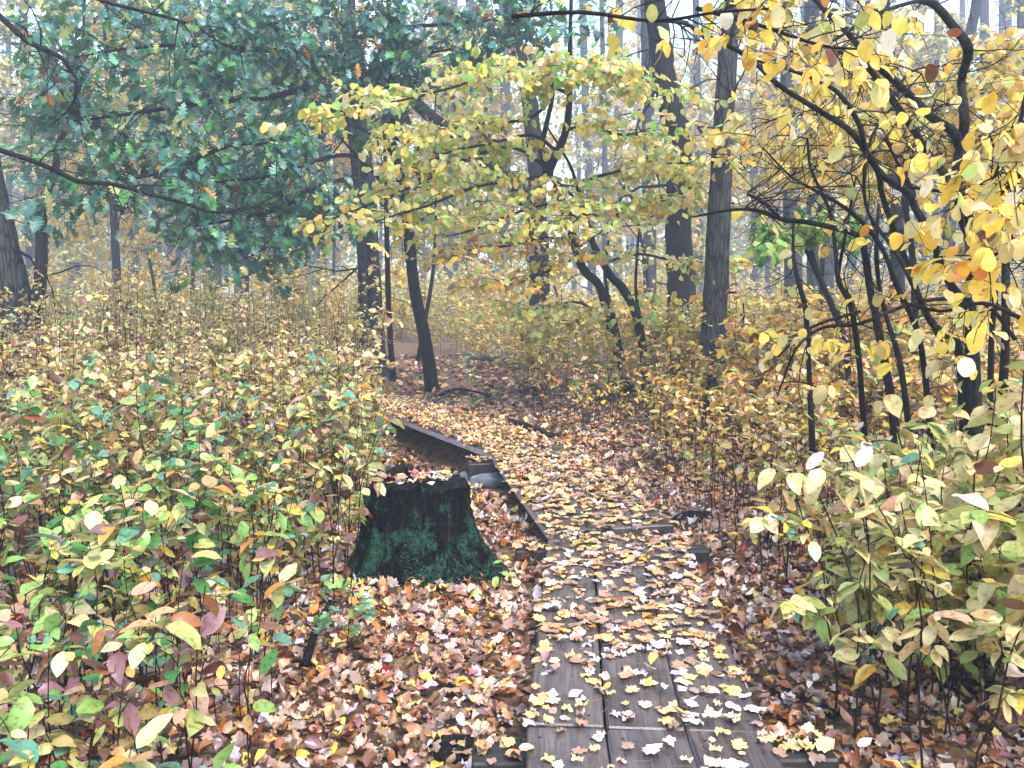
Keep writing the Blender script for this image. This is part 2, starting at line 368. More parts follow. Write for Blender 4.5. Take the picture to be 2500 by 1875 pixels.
def rock(p, sx, sy, sz, lab, cat='stone', name='stone', m='stone', seed=0):
    r = np.random.default_rng(seed); mb = MB(); nu, nv = 18, 10; V = []
    ph = r.uniform(0, 6, 6)
    for i in range(nv):
        th = math.pi * (i + .02) / (nv - .96)
        for j in range(nu):
            f = 2 * math.pi * j / nu; d = np.array([math.sin(th) * math.cos(f), math.sin(th) * math.sin(f), math.cos(th)])
            k = 1 + .12 * math.sin(3 * d[0] + ph[0]) + .1 * math.sin(4 * d[1] + ph[1]) + .07 * math.sin(5 * d[2] + 3 * d[0] + ph[2]) + .03 * r.normal()
            V.append(np.sign(d) * np.abs(d) ** .8 * k * (sx, sy, sz))
    Fc = []
    for i in range(nv - 1):
        for j in range(nu):
            a, b_ = i * nu + j, i * nu + (j + 1) % nu; Fc += [(a, a + nu, b_ + nu), (a, b_ + nu, b_)]
    mb.add(V, Fc); o = obj(name, mb, M[m]); o.location = p; return tag(o, lab, cat)
rock((-.26, 7.72, .0), .30, .17, .075, 'flat grey stone propping up the sleeper end behind the stump', seed=3)
rock((-1.75, 10.5, .02), .22, .16, .1, 'small rounded stone in the shade under the farther boardwalk', seed=5)
rock(gp(1640 - 60, 1300), .1, .08, .06, 'dark lump of rotting wood in the leaves right of the boardwalk bend', 'wood', 'wood_lump', 'barkd', 8)
rock(gp(1690, 1278), .13, .1, .09, 'dark rotten root lump among thin stems right of the boardwalk', 'wood', 'wood_lump', 'barkd', 9)
rock(gp(1110, 1830), .11, .07, .035, 'black mossy clod in the leaves left of the nearest plank', 'clod', 'wood_lump', 'barkd', 12)
rock(gp(2080, 1740), .16, .08, .03, 'dark green mossy stone in the leaves at lower right', 'stone', 'stone', 'bark', 14)

# ------------------------------------------------------------------ tree stump
m, t, b = mat('stump_wood'); L = t.links
tc = N(t, 'ShaderNodeTexCoord'); mp = N(t, 'ShaderNodeMapping'); mp.inputs['Scale'].default_value = (26, 26, 3.5); L.new(tc.outputs['Object'], mp.inputs[0])
nz = N(t, 'ShaderNodeTexNoise', Scale=1.4, Detail=8., Roughness=.7); L.new(mp.outputs[0], nz.inputs['Vector'])
r = ramp(t, nz.outputs['Fac'], [(.42, (.0012, .001, .001)), (.58, (.007, .0055, .0052)), (.76, (.085, .07, .065))])
ms = N(t, 'ShaderNodeTexNoise', Scale=5.5, Detail=9., Roughness=.72); L.new(tc.outputs['Object'], ms.inputs['Vector'])
sp = N(t, 'ShaderNodeSeparateXYZ'); L.new(tc.outputs['Object'], sp.inputs[0])
hm = ramp(t, sp.outputs[2], [(.0, (1, 1, 1)), (.30, (.8, .8, .8)), (.5, (.1, .1, .1))])
rm = ramp(t, mth(t, 'ADD', mth(t, 'MULTIPLY', mth(t, 'ADD', ms.outputs['Fac'], mth(t, 'MULTIPLY', nz.outputs['Fac'], .55)), .66), mth(t, 'MULTIPLY', hm.outputs[0], .05)), [(.545, (0, 0, 0)), (.60, (1, 1, 1))])
n3 = N(t, 'ShaderNodeTexNoise', Scale=60., Detail=3.); L.new(tc.outputs['Object'], n3.inputs['Vector'])
mc = ramp(t, n3.outputs['Fac'], [(.35, (.004, .018, .009)), (.65, (.04, .12, .08))])
c = mixc(t, mth(t, 'MULTIPLY', rm.outputs[0], .9), r.outputs[0], mc.outputs[0])
L.new(c, b.inputs['Base Color']); b.inputs['Roughness'].default_value = .6; b.inputs['Specular IOR Level'].default_value = .12
bp = N(t, 'ShaderNodeBump', Strength=1., Distance=.05); L.new(mth(t, 'ADD', nz.outputs['Fac'], mth(t, 'MULTIPLY', n3.outputs['Fac'], .4)), bp.inputs['Height']); L.new(bp.outputs[0], b.inputs['Normal']); M['stump'] = m
SX, SY, H_ST = -.57, 5.22, .56
st = thing('tree_stump', 'weathered fluted tree stump with green moss beside the boardwalk', 'tree stump', (SX, SY, 0))
mb = MB(); NA, NH = 192, 40; H = .56
ang = np.linspace(0, 2 * np.pi, NA, endpoint=False)
def ring_noise(wd):
    a = rng.normal(size=NA); k_ = np.exp(-.5 * (np.arange(-30, 31) / wd) ** 2); a = np.convolve(np.concatenate([a[-30:], a, a[:30]]), k_ / k_.sum(), 'valid'); return a / a.std()
fl_a, fl_b = [.022 * ring_noise(7) + .017 * ring_noise(2.6) - .020 * np.clip(ring_noise(2.) - 1., 0, 2) + .006 * ring_noise(1) for _ in range(2)]
roots = sum(a * np.clip(np.cos((ang - c0)), 0, 1) ** pw for c0, a, pw in [(R(-22), .42, 30), (R(-75), .13, 30), (R(-120), .17, 30), (R(-165), .15, 24), (R(150), .12, 24), (R(85), .14, 20), (R(30), .12, 24), (R(-50), .12, 40)])
rim = .014 * np.sin(3 * ang + 1) + .008 * np.sin(7 * ang) + .008 * np.sin(13 * ang + 2) + .005 * rng.normal(size=NA)
rings = []
for i in range(NH):
    h = i / (NH - 1); fl = (1 - h) ** 2.6
    rad = .285 + .075 * (1 - h) + .03 * fl + roots * fl ** 1.25 + (fl_a * (1 - h) + fl_b * h * .9 + .35 * fl_a) * (1 + .5 * fl) + .004 * rng.normal(size=NA) + .006 * np.sin(ang * 29 + h * 7)
    z = -.05 + (H + .05 + rim * h ** 2) * h
    rings.append(np.stack([np.cos(ang) * rad * 1.02, np.sin(ang) * rad * .9, z + 0 * ang], 1))
top = rings[-1]
for f_, dz in ((.93, -.012), (.8, -.03), (.55, -.035), (.3, -.028), (.05, -.03)):
    rr = top * np.array([f_, f_, 1]); rr[:, 2] = top[:, 2] * f_ + H * (1 - f_) + dz + .006 * np.sin(9 * ang + f_ * 20); rings.append(rr)
V = np.concatenate(rings); fs = []; k = np.arange(NA); k2 = (k + 1) % NA
for i in range(len(rings) - 1):
    fs += [np.stack([i * NA + k, i * NA + k2, (i + 1) * NA + k2], 1), np.stack([i * NA + k, (i + 1) * NA + k2, (i + 1) * NA + k], 1)]
wall = np.concatenate(fs[:2 * (NH - 1)]); topf = np.concatenate(fs[2 * (NH - 1):])
mb.add(V, wall); obj('trunk_base', mb, M['stump'], st)
mb = MB(); mb.add(V, topf); obj('cut_top', mb, M['barkd'], st)
W = wall; cen = V[W].mean(1); sel = np.nonzero((cen[:, 2] > 0) & (cen[:, 2] < .36))[0]
ms_ = np.sin(cen[:, 0] * 17 + 2 * np.sin(cen[:, 2] * 9)) + np.sin(cen[:, 1] * 14 + 1) + np.sin((cen[:, 0] + cen[:, 1]) * 31) * .6 - cen[:, 2] * 2.2
sel = sel[ms_[sel] > .35]; sel = rng.choice(sel, 3600); lbm = LB.__new__(LB) if 0 else None; STUMP_MOSS = cen[sel] + rng.normal(size=(len(sel), 3)) * .004
mb = MB()   # raised splinter of wood left at the back of the cut
for a_, hh_ in ((101, .04), (112, .06), (122, .075), (131, .07), (140, .05), (149, .04)):
    p_ = np.array([math.cos(R(a_)) * .262, math.sin(R(a_)) * .235, .53]); mb.tube([p_, p_ + (.004, 0, hh_ * .6 + .02), p_ + (.012, .004, hh_ + .03)], [.04, .028, .006], 7, .2)
obj('splinter', mb, M['barkd'], st)

# ------------------------------------------------------------------ branches and leaves
lb = LB(); k = len(STUMP_MOSS); lb.add('dm', STUMP_MOSS, np.arctan2(STUMP_MOSS[:, 1], STUMP_MOSS[:, 0]) + rng.normal(0, .7, k), rng.normal(-.3, .7, k), rng.normal(0, .6, k), rng.uniform(.008, .02, k), np.array([.035, .11, .07]) * rng.uniform(.5, 1.5, (k, 1)))
mb = MB(); lb.into(mb); obj('moss', mb, M['farleaf'], st)

def unit(v): return v / (np.linalg.norm(v) + 1e-9)
def twig_paths(mb, path, n, Ln, r, t0=.2, up=.1, flat=.5, sub=2, sublen=.5, sides=4, fwd=.6, droop=.15, t1=1., bias=None, zn=1.):
    out = []; m_ = len(path)
    for _ in range(n):
        i = int(np.clip(random.uniform(t0, t1) * (m_ - 1), 0, m_ - 2)); p = path[i]; tn = unit(path[i + 1] - path[i])
        la = rng.normal(size=3); la -= tn * la.dot(tn); la = unit(la); d = tn * fwd + la * .85; d[2] = d[2] * flat + up
        if bias is not None: d = d + np.asarray(bias)
        d = unit(d); l = Ln * random.uniform(.5, 1.2); pts = [p]; kk = 6 if sides > 3 else 4
        for s in range(kk):
            d = unit(d + rng.normal(size=3) * .27 * np.array([1, 1, zn]) + np.array([0, 0, -droop * s / kk])); pts.append(pts[-1] + d * l / kk)
        pts = np.array(pts); mb.tube(pts, np.linspace(r, r * .35, len(pts)), sides, cap=False); out.append(pts)
        if sub: out += twig_paths(mb, pts, sub, Ln * sublen, r * .55, .25, up * .5, flat, 0, .5, 3, fwd, droop, 1., None, zn)
    return out
def leaves_on(lb, twigs, kind, per, size, pal, droop=.6, spread=.9, lo=.15, jit=.01):
    for tw in twigs:
        k = rng.poisson(per)
        if not k: continue
        s = rng.uniform(lo, 1, k) * (len(tw) - 1); i = np.clip(s.astype(int), 0, len(tw) - 2); f = (s - i)[:, None]
        pos = tw[i] * (1 - f) + tw[i + 1] * f + rng.normal(size=(k, 3)) * jit; d = tw[i + 1] - tw[i]
        az = np.arctan2(d[:, 1], d[:, 0]) + rng.choice([-1, 1], k) * rng.normal(spread, .35, k)
        lb.add(kind, pos, az, rng.normal(droop, .4, k), rng.normal(0, .5, k), size * rng.uniform(.65, 1.2, k), pick(pal, k))
def pxpath(pts, n=4):
    """pts: (px, py, depth)"""
    return smooth_path([at(*p) for p in pts], n)
def rad_of(ws, n, Ys):
    r = np.asarray(ws, float) / 2 * np.asarray(Ys, float) / F
    return np.interp(np.linspace(0, 1, n), np.linspace(0, 1, len(r)), r)

def trunk_tree(name, label, Yd, pts, mt, group=None, twigs=6, twl=1.2, sides=10, top=1.0, cat='tree', rough=.05, ground=True):
    """pts from the top of the picture down to the foot: (px, py, width in px)"""
    P3 = [at(a, b_, Yd) for a, b_, _ in pts]; rr = [max(w_, 3) / 2 * Yd / F for _, _, w_ in pts]
    d = P3[0] - P3[1]; d = unit(unit(d) + np.array([0, 0, .6])); Lt = top * (4 + Yd * .12)
    P3 = [P3[0] + d * Lt, P3[0] + d * Lt * .5] + P3; rr = [rr[0] * .45, rr[0] * .8] + rr
    if ground:
        f = P3[-1]; fx = f + (f - P3[-2]) * 0; fx = np.array([f[0], f[1], hgt(f[0], f[1])])
        if f[2] - fx[2] > .25: P3 += [np.array([f[0] + .0, f[1], fx[2] + .22])]; rr += [rr[-1] * 1.05]
        P3 += [np.array([f[0], f[1], fx[2] - .06])]; rr += [rr[-1] * 1.55]
    else: fx = P3[-1]
    path = smooth_path(P3, 5); r = np.interp(np.linspace(0, 1, len(path)), np.linspace(0, 1, len(rr)), rr)
    root = thing(name, label, cat, tuple(fx), group)
    mb = MB(); mb.tube(path, r, sides, rough); n0 = sum(len(f) for f in mb.F)
    tw = []
    if twigs:
        tw = twig_paths(mb, path, twigs, twl, max(.006, r.mean() * .14), .15, .15, .6, 3, .6, t1=.72)
    V, Fc, col, uv = mb.arrays(); mi = np.zeros(len(Fc), int); mi[n0:] = 1
    o = bpy.data.objects.new('trunk', mesh_from('trunk', V - np.asarray(fx), Fc, [mt, M['twig']], col, uv, True, mi)); C.objects.link(o); o.parent = root
    return root, path, tw, fx

# prominent trees
ROOTS = {}
ROOTS['leftedge'] = trunk_tree('tree', 'thick dark leaning trunk cut by the left picture edge', 11., [(-58, 0, 46), (-48, 250, 50), (-22, 450, 60), (8, 600, 72), (35, 740, 84), (52, 820, 92)], M['bark'], twigs=3, sides=16)
ROOTS['yfork'] = trunk_tree('forked_tree', 'slim black forked tree before a pale grey trunk on the left', 15., [(200, 150, 6), (192, 230, 7), (173, 295, 12), (145, 346, 16), (135, 413, 18), (112, 470, 22), (99, 505, 26), (101, 582, 28), (98, 690, 30), (92, 745, 32)], M['barkd'], twigs=10, twl=1.6)
ROOTS['bigc'] = trunk_tree('oak_tree', 'stout grey double trunked oak with blue green leaves above the boardwalk bend', 16.8, [(848, 0, 34), (860, 150, 36), (882, 330, 36), (897, 450, 37), (907, 620, 37), (915, 760, 39), (919, 860, 46), (923, 905, 54)], M['bark'], twigs=6, twl=2.2, sides=18)
mb = MB(); pth = pxpath([(842, 200, 16.6), (862, 360, 16.6), (874, 470, 16.6), (884, 640, 16.6), (888, 780, 16.6), (890, 908, 16.6)]); mb.tube(pth, rad_of([14, 20, 22, 23, 25, 36], len(pth), [16.6] * 6), 14, .05)
obj('trunk', mb, M['bark'], ROOTS['bigc'][0], ROOTS['bigc'][3])
trunk_tree('sapling', 'thin straight black stem close right of the grey double trunk', 15.8, [(938, 300, 6), (942, 480, 11), (945, 600, 13), (948, 720, 14), (955, 860, 15), (960, 925, 18)], M['barkd'], twigs=8, twl=1.2)
ROOTS['lean'] = trunk_tree('leaning_tree', 'slender black trunk leaning left at the far end of the boardwalk', 14.5, [(950, 60, 12), (954, 170, 15), (958, 253, 19), (969, 392, 23), (985, 464, 25), (998, 570, 27), (1011, 700, 29), (1036, 818, 31), (1054, 945, 36)], M['barkd'], twigs=9, twl=1.8, sides=12)
mb = MB(); rt, rp_, rtw, rfx = ROOTS['lean']
for pl, ws in (([(972, 410, 14.5), (955, 372, 14.3), (925, 340, 14), (890, 318, 13.6), (850, 300, 13.2)], [14, 12, 10, 7, 4]),
               ([(955, 480, 14.5), (930, 440, 14.2), (890, 400, 13.8), (862, 370, 13.5), (830, 335, 13)], [14, 12, 9, 7, 4]),
               ([(985, 465, 14.5), (1040, 430, 14.3), (1110, 400, 14), (1160, 390, 13.6)], [9, 8, 6, 3])):
    q = pxpath(pl); mb.tube(q, rad_of(ws, len(q), [p[2] for p in pl]), 7)
obj('limb', mb, M['barkd'], rt, rfx)
ROOTS['mid'] = trunk_tree('tree', 'dark trunk behind the yellow leaning tree in the middle', 22., [(1240, 0, 30), (1262, 110, 34), (1290, 230, 38), (1308, 400, 42), (1315, 560, 46), (1318, 720, 50), (1320, 800, 56)], M['barkd'], twigs=10, twl=2.6, sides=12)
# dead snag hung up in the middle
t_ = thing('dead_trunk', 'broken dead trunk leaning steeply left behind the yellow leaves', 'dead tree', tuple(at(1322, 760, 20)))
mb = MB(); q = pxpath([(935, 150, 18.6), (1000, 235, 18.8), (1080, 310, 19), (1160, 375, 19.2), (1260, 455, 19.5), (1310, 560, 19.8), (1322, 790, 20)]); mb.tube(q, rad_of([16, 26, 34, 38, 40, 42, 46], len(q), [19] * 7), 12, .05)
obj('trunk', mb, M['barkd'], t_, tuple(t_.location))
mb = MB(); tws = twig_paths(mb, q, 9, 1.5, .02, .0, .1, .7, 2, t1=.6); obj('branches', mb, M['twig'], t_, tuple(t_.location))
ROOTS['r1'] = trunk_tree('tree', 'thick grey trunk bending right, second of the pair right of centre', 16.5, [(1598, 0, 48), (1612, 100, 52), (1622, 190, 55), (1646, 300, 60), (1660, 422, 62), (1656, 548, 64), (1662, 675, 66), (1668, 800, 70), (1674, 900, 82)], M['barkd'], twigs=14, twl=2.2, sides=16)
trunk_tree('tree', 'straight paler trunk close left of the bending grey trunk', 30., [(1576, 0, 26), (1582, 200, 29), (1584, 400, 31), (1586, 680, 33), (1586, 790, 36)], M['bark'], twigs=6, twl=2.4)
ROOTS['r2'] = trunk_tree('tree', 'straight grey scaly trunk nearest right of the boardwalk', 11.7, [(1790, 0, 40), (1777, 127, 43), (1766, 330, 49), (1756, 506, 54), (1748, 696, 58), (1742, 800, 60), (1735, 930, 66), (1731, 1005, 82)], M['bark'], twigs=5, twl=1.4, sides=20)
trunk_tree('tree', 'broad misty trunk behind the tangled stems on the right', 27., [(1992, 0, 52), (1994, 200, 56), (1998, 400, 58), (2002, 600, 62), (2004, 790, 68)], M['bark'], twigs=8, twl=2.6, sides=14)
trunk_tree('tree', 'brownish trunk touching the broad misty trunk on its left', 24., [(1915, 0, 28), (1922, 200, 32), (1930, 420, 40), (1936, 640, 44), (1938, 800, 50)], M['bark'], twigs=8, twl=2.2, sides=12)
trunk_tree('tree', 'dark upright trunk behind the forked stems at far right', 17.5, [(2160, 0, 24), (2168, 120, 27), (2182, 330, 30), (2190, 600, 33), (2194, 900, 40)], M['barkd'], twigs=8, twl=1.8)
trunk_tree('tree', 'pale misty trunk leaning right against the bright sky, top right', 30., [(2385, 0, 22), (2362, 120, 24), (2330, 330, 27), (2310, 700, 34)], M['bark'], twigs=5, twl=2.6)

# far trunks in the mist
FAR = [(127, 97, 36, 30), (58, 72, 20, 32), (165, 184, 30, 40), (258, 288, 19, 22), (312, 321, 17, 38), (331, 336, 8, 30), (362, 367, 10, 42), (381, 383, 18, 36), (446, 436, 15, 33), (500, 503, 9, 44),
       (527, 532, 16, 36), (540, 585, 28, 34), (588, 606, 10, 26), (640, 644, 14, 50), (690, 694, 12, 46), (732, 735, 10, 38), (783, 786, 20, 34), (814, 816, 7, 28), (762, 760, 8, 24), (1080, 1095, 24, 36), (1105, 1100, 34, 42), (1150, 1146, 14, 40),
       (1190, 1200, 12, 46), (1230, 1236, 26, 38), (1420, 1445, 20, 44), (1470, 1478, 14, 36), (1515, 1508, 22, 48), (1700, 1705, 20, 40), (1838, 1842, 17, 40), (1880, 1888, 38, 46), (2075, 2080, 22, 42), (2120, 2116, 16, 36), (2240, 2250, 30, 40), (2290, 2284, 14, 34), (2400, 2420, 26, 38), (2455, 2460, 34, 44), (2490, 2500, 22, 30),
       (20, 25, 14, 44), (222, 228, 10, 48), (420, 416, 8, 50), (1030, 1035, 12, 50), (1560, 1555, 10, 52), (1960, 1955, 12, 52), (2350, 2346, 16, 52)]
order = sorted(range(len(FAR)), key=lambda i: FAR[i][1]); rank = {i: k for k, i in enumerate(order)}
def ordn(n):
    return f"{n}{'th' if 10 <= n % 100 <= 20 else {1: 'st', 2: 'nd', 3: 'rd'}.get(n % 10, 'th')}"
far_roots = []
for i, (xt, xb, wd, Yd) in enumerate(FAR):
    if i != 18: Yd = 24 + (Yd - 22) * 1.9; FAR[i] = (xt, xb, wd, Yd)
    adj = ('slim' if wd < 13 else 'broad' if wd > 25 else 'medium') + (' pale' if i == 18 else ' misty' if Yd > 46 else ' grey')
    if i == 18: pts = [(760, 540, 5), (759, 620, 8), (757, 740, 9)]; lab = 'short pale white birch stem standing behind the left shrub bank'
    else:
        pts = [(xt, 0, wd * .8), (xt * .6 + xb * .4, 300, wd * .9), (xb * .8 + xt * .2, 550, wd), (xb, 720, wd * 1.1)]
        lab = f"{adj} forest trunk far behind, {ordn(rank[i] + 1)} misty trunk from the left"
    pts = [(a + random.uniform(-3, 3), b_, c_) for a, b_, c_ in pts]
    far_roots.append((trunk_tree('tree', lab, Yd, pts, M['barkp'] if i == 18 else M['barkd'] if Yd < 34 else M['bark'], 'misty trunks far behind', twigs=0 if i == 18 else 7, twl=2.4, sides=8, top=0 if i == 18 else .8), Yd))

# crowns of the background trees
def crown_proto(nb, Rr, H, nl, size, pal, flat=.35):
    lb = LB(); mb = MB(); tws = []
    for _ in range(nb):
        z = random.uniform(0, H); a = random.uniform(0, 6.283); l = Rr * random.uniform(.5, 1) * (1 - .4 * z / H)
        p = np.array([[0, 0, z], [math.cos(a) * l * .4, math.sin(a) * l * .4, z + .25], [math.cos(a) * l, math.sin(a) * l, z + random.uniform(-.3, .7)]])
        q = smooth_path(p, 4); mb.tube(q, np.linspace(.03, .008, len(q)), 4, cap=False); tws += [q] + twig_paths(mb, q, 6, Rr * .3, .01, .3, .05, flat, 1, .6, 3)
    leaves_on(lb, tws, 'rm', nl / len(tws), size, pal, .45, .9, .1, .06)
    m2 = MB(); lb.into(m2); return mb, m2
CP = [dict(Y=3, DY=2, T=2, PY=1), dict(PY=3, GY=3, T=1, Y=1), dict(G=2, BG=2, GY=2), dict(DY=3, T=3, OR=1), dict(GY=4, LG=2, Y=2)]
crowns = []
for pal in CP:
    a, b_ = crown_proto(20, 3.3, 9, 5200, .19, pal)
    V, Fc, col, uv = b_.arrays(); cm = mesh_from('crown', V, Fc, M['farleaf'], col, uv); V, Fc, col, uv = a.arrays(); crowns.append((cm, mesh_from('crown_branches', V, Fc, M['twig'], col, uv)))
for i, ((root, path, tw, fx), Yd) in enumerate(far_roots):
    if i == 18: continue
    px = FAR[i][0]
    if 1380 < px < 1600 and Yd < 60 and i % 2: continue
    if px > 2230 and i % 3: zb = 1.5
    else: zb = random.uniform(2.2, 5.5)
    ci = random.choice([0, 1, 3, 0, 4, 1] if px > 150 else [2, 1, 4])
    if 250 < px < 850 and random.random() < .5: ci = 2
    for cm, nm in zip(crowns[ci], ('crown', 'limbs')):
        o = bpy.data.objects.new(nm, cm); C.objects.link(o); o.parent = root
        k = np.argmin(np.abs(path[:, 2] - zb)); o.location = path[k] - fx; o.rotation_euler = (0, 0, random.uniform(0, 6)); s_ = random.uniform(.8, 1.2) * (1 + max(0, Yd - 30) / 60); o.scale = (s_, s_, s_ * 1.1)

# ------------------------------------------------------------------ oak foliage (blue green)
root, path, tw0, fx = ROOTS['bigc']
OAKP = dict(OG=5, OB=6, G=1.8, BG=.8, GY=.5, BR=.4, OR=.2)
limbs = [([(860, 330, 16.6), (802, 316, 15), (740, 330, 13.5), (660, 345, 12.2), (560, 355, 11.2), (450, 400, 10.6), (360, 430, 10.2), (280, 440, 10)], 16),
         ([(850, 150, 16.6), (780, 130, 15), (690, 125, 13.5), (560, 115, 12), (430, 110, 11), (300, 120, 10.5), (180, 140, 10.3)], 18),
         ([(848, 60, 16.6), (760, 40, 15), (650, 60, 13.5), (520, 75, 12.5), (400, 60, 12), (310, 70, 11.5)], 13),
         ([(870, 430, 16.6), (760, 460, 14.5), (690, 505, 13), (600, 530, 12), (520, 545, 11.4), (430, 560, 11)], 12),
         ([(856, 210, 16.6), (760, 215, 14.5), (640, 240, 12.8), (500, 250, 11.5), (370, 270, 10.8), (230, 290, 10.4), (140, 300, 10)], 16),
         ([(852, 100, 16.6), (960, 70, 15), (1080, 60, 14), (1200, 50, 13.2), (1320, 60, 12.8), (1400, 70, 12.6)], 12),
         ([(856, 230, 16.6), (930, 180, 15.2), (1020, 140, 14.2), (1110, 120, 13.6), (1220, 130, 13.2)], 10),
         ([(884, 470, 16.6), (850, 480, 15), (800, 500, 14), (740, 540, 13.5), (660, 600, 13), (580, 640, 12.6)], 9),
         ([(858, 300, 16.6), (872, 262, 15.2), (900, 225, 14.4), (950, 200, 14)], 8), ([(855, 200, 16.6), (840, 150, 15), (862, 90, 14.2), (900, 40, 13.8)], 8), ([(855, 260, 16.6), (800, 230, 15), (760, 180, 14), (720, 170, 13.4)], 8),
         ([(870, 380, 16.6), (820, 380, 14.8), (750, 400, 13), (660, 430, 11.8), (570, 440, 11.2), (490, 450, 10.8)], 12)]
mb = MB(); lb = LB()
for pl, wd in limbs:
    q = pxpath(pl); mb.tube(q, np.linspace(wd / 2 * 16 / F, .008, len(q)), 6)
    tw = twig_paths(mb, q, 22, 1.05, .007, .2, .05, .6, 3, .55, droop=.15)
    leaves_on(lb, tw, 'ok', 5.8, .215, OAKP, .6, .8, .3, .06)
obj('limbs', mb, M['twig'], root, fx); m2 = MB(); lb.into(m2); obj('crown', m2, M['oak'], root, fx)

# long bare limbs entering from the left
def bare(name, label, cat, pl, ws, nt, L_, leaves=None):
    q = pxpath(pl); root = thing(name, label, cat, tuple(q[0])); mb = MB(); mb.tube(q, rad_of(ws, len(q), [p[2] for p in pl]), 8)
    obj('limb', mb, M['barkd'], root, tuple(q[0])); mb = MB(); tw = twig_paths(mb, q, nt, L_, .008, .1, .1, .7, 2, .6); obj('twigs', mb, M['twig'], root, tuple(q[0]))
    if leaves:
        lb = LB(); leaves_on(lb, tw, *leaves); m2 = MB(); lb.into(m2); obj('foliage', m2, M['oak'] if leaves[0] == 'ok' else M['leaf'], root, tuple(q[0]))
bare('tree_branch', 'long dark limb sagging across the left under the oak leaves', 'branch', [(-40, 360, 8), (0, 367, 8), (76, 392, 8.1), (139, 418, 8.2), (194, 443, 8.3), (274, 449, 8.4), (359, 473, 8.5), (443, 494, 8.6), (515, 517, 8.8), (582, 515, 9), (658, 485, 9.2), (730, 430, 9.4)], [13, 13, 12, 12, 11, 10, 9, 8, 7, 6, 4, 2], 14, .8, ('ok', .7, .13, OAKP, .6))
bare('tree_branch', 'dark bough curving down from the upper left corner', 'branch', [(-40, 0, 9), (0, 40, 9), (63, 97, 9), (110, 122, 9), (152, 143, 9), (178, 185, 9.1), (186, 219, 9.1), (172, 262, 9.2), (120, 310, 9.3)], [15, 14, 13, 12, 11, 9, 8, 6, 3], 12, 1., ('ok', 1.2, .14, OAKP, .6))
bare('tree_branch', 'thin limb slanting across the top above the oak leaves', 'branch', [(180, -40, 9), (245, 0, 9), (338, 25, 9), (464, 59, 9.2), (540, 105, 9.4), (600, 130, 9.6)], [9, 9, 8, 7, 4, 2], 9, .9, ('ok', 1., .14, OAKP, .6))

# ------------------------------------------------------------------ yellow leaning tree in the middle
YP = dict(Y=3.4, PY=5, GY=4, LG=2.2, DY=.7, T=.5, BR=.2, PW=.8)
base = gp(1545, 940); base[2] = 0
root = thing('yellow_tree', 'leaning several stemmed tree with layers of yellow leaves over the path', 'tree', tuple(base))
stems = [([(1395, -20, 12.2), (1391, 126, 12.3), (1391, 232, 12.4), (1382, 316, 12.5), (1361, 371, 12.6), (1336, 422, 12.8), (1348, 450, 12.9), (1365, 477, 13), (1391, 548, 13.1), (1420, 650, 13.3), (1458, 690, 13.4), (1474, 730, 13.5), (1492, 805, 13.6), (1521, 907, 13.8), (1540, 960, 14)], [8, 11, 15, 18, 20, 30, 24, 22, 22, 22, 22, 22, 22, 24, 30]),
         ([(1349, 200, 12.4), (1349, 236, 12.5), (1330, 320, 12.6), (1323, 363, 12.7), (1336, 420, 12.8)], [8, 10, 13, 16, 20]),
         ([(1330, 300, 11.8), (1385, 390, 12.2), (1407, 447, 12.6), (1429, 527, 13), (1450, 599, 13.2), (1492, 675, 13.4), (1517, 700, 13.5), (1551, 763, 13.6), (1572, 869, 13.8), (1580, 960, 14)], [4, 7, 9, 12, 16, 20, 22, 22, 22, 26]),
         ([(1500, 520, 13.2), (1478, 640, 13.4), (1484, 720, 13.6), (1505, 800, 13.9), (1530, 930, 14.1)], [4, 6, 8, 10, 13]),
         ([(1560, 560, 13), (1552, 700, 13.5), (1566, 790, 13.8), (1580, 880, 14), (1585, 950, 14.2)], [4, 8, 9, 10, 13])]
for pl, ws in stems:
    mb = MB(); q = pxpath(pl); mb.tube(q, rad_of(ws, len(q), [p[2] for p in pl]), 9, .03); obj('stem', mb, M['barkd'], root, tuple(base))
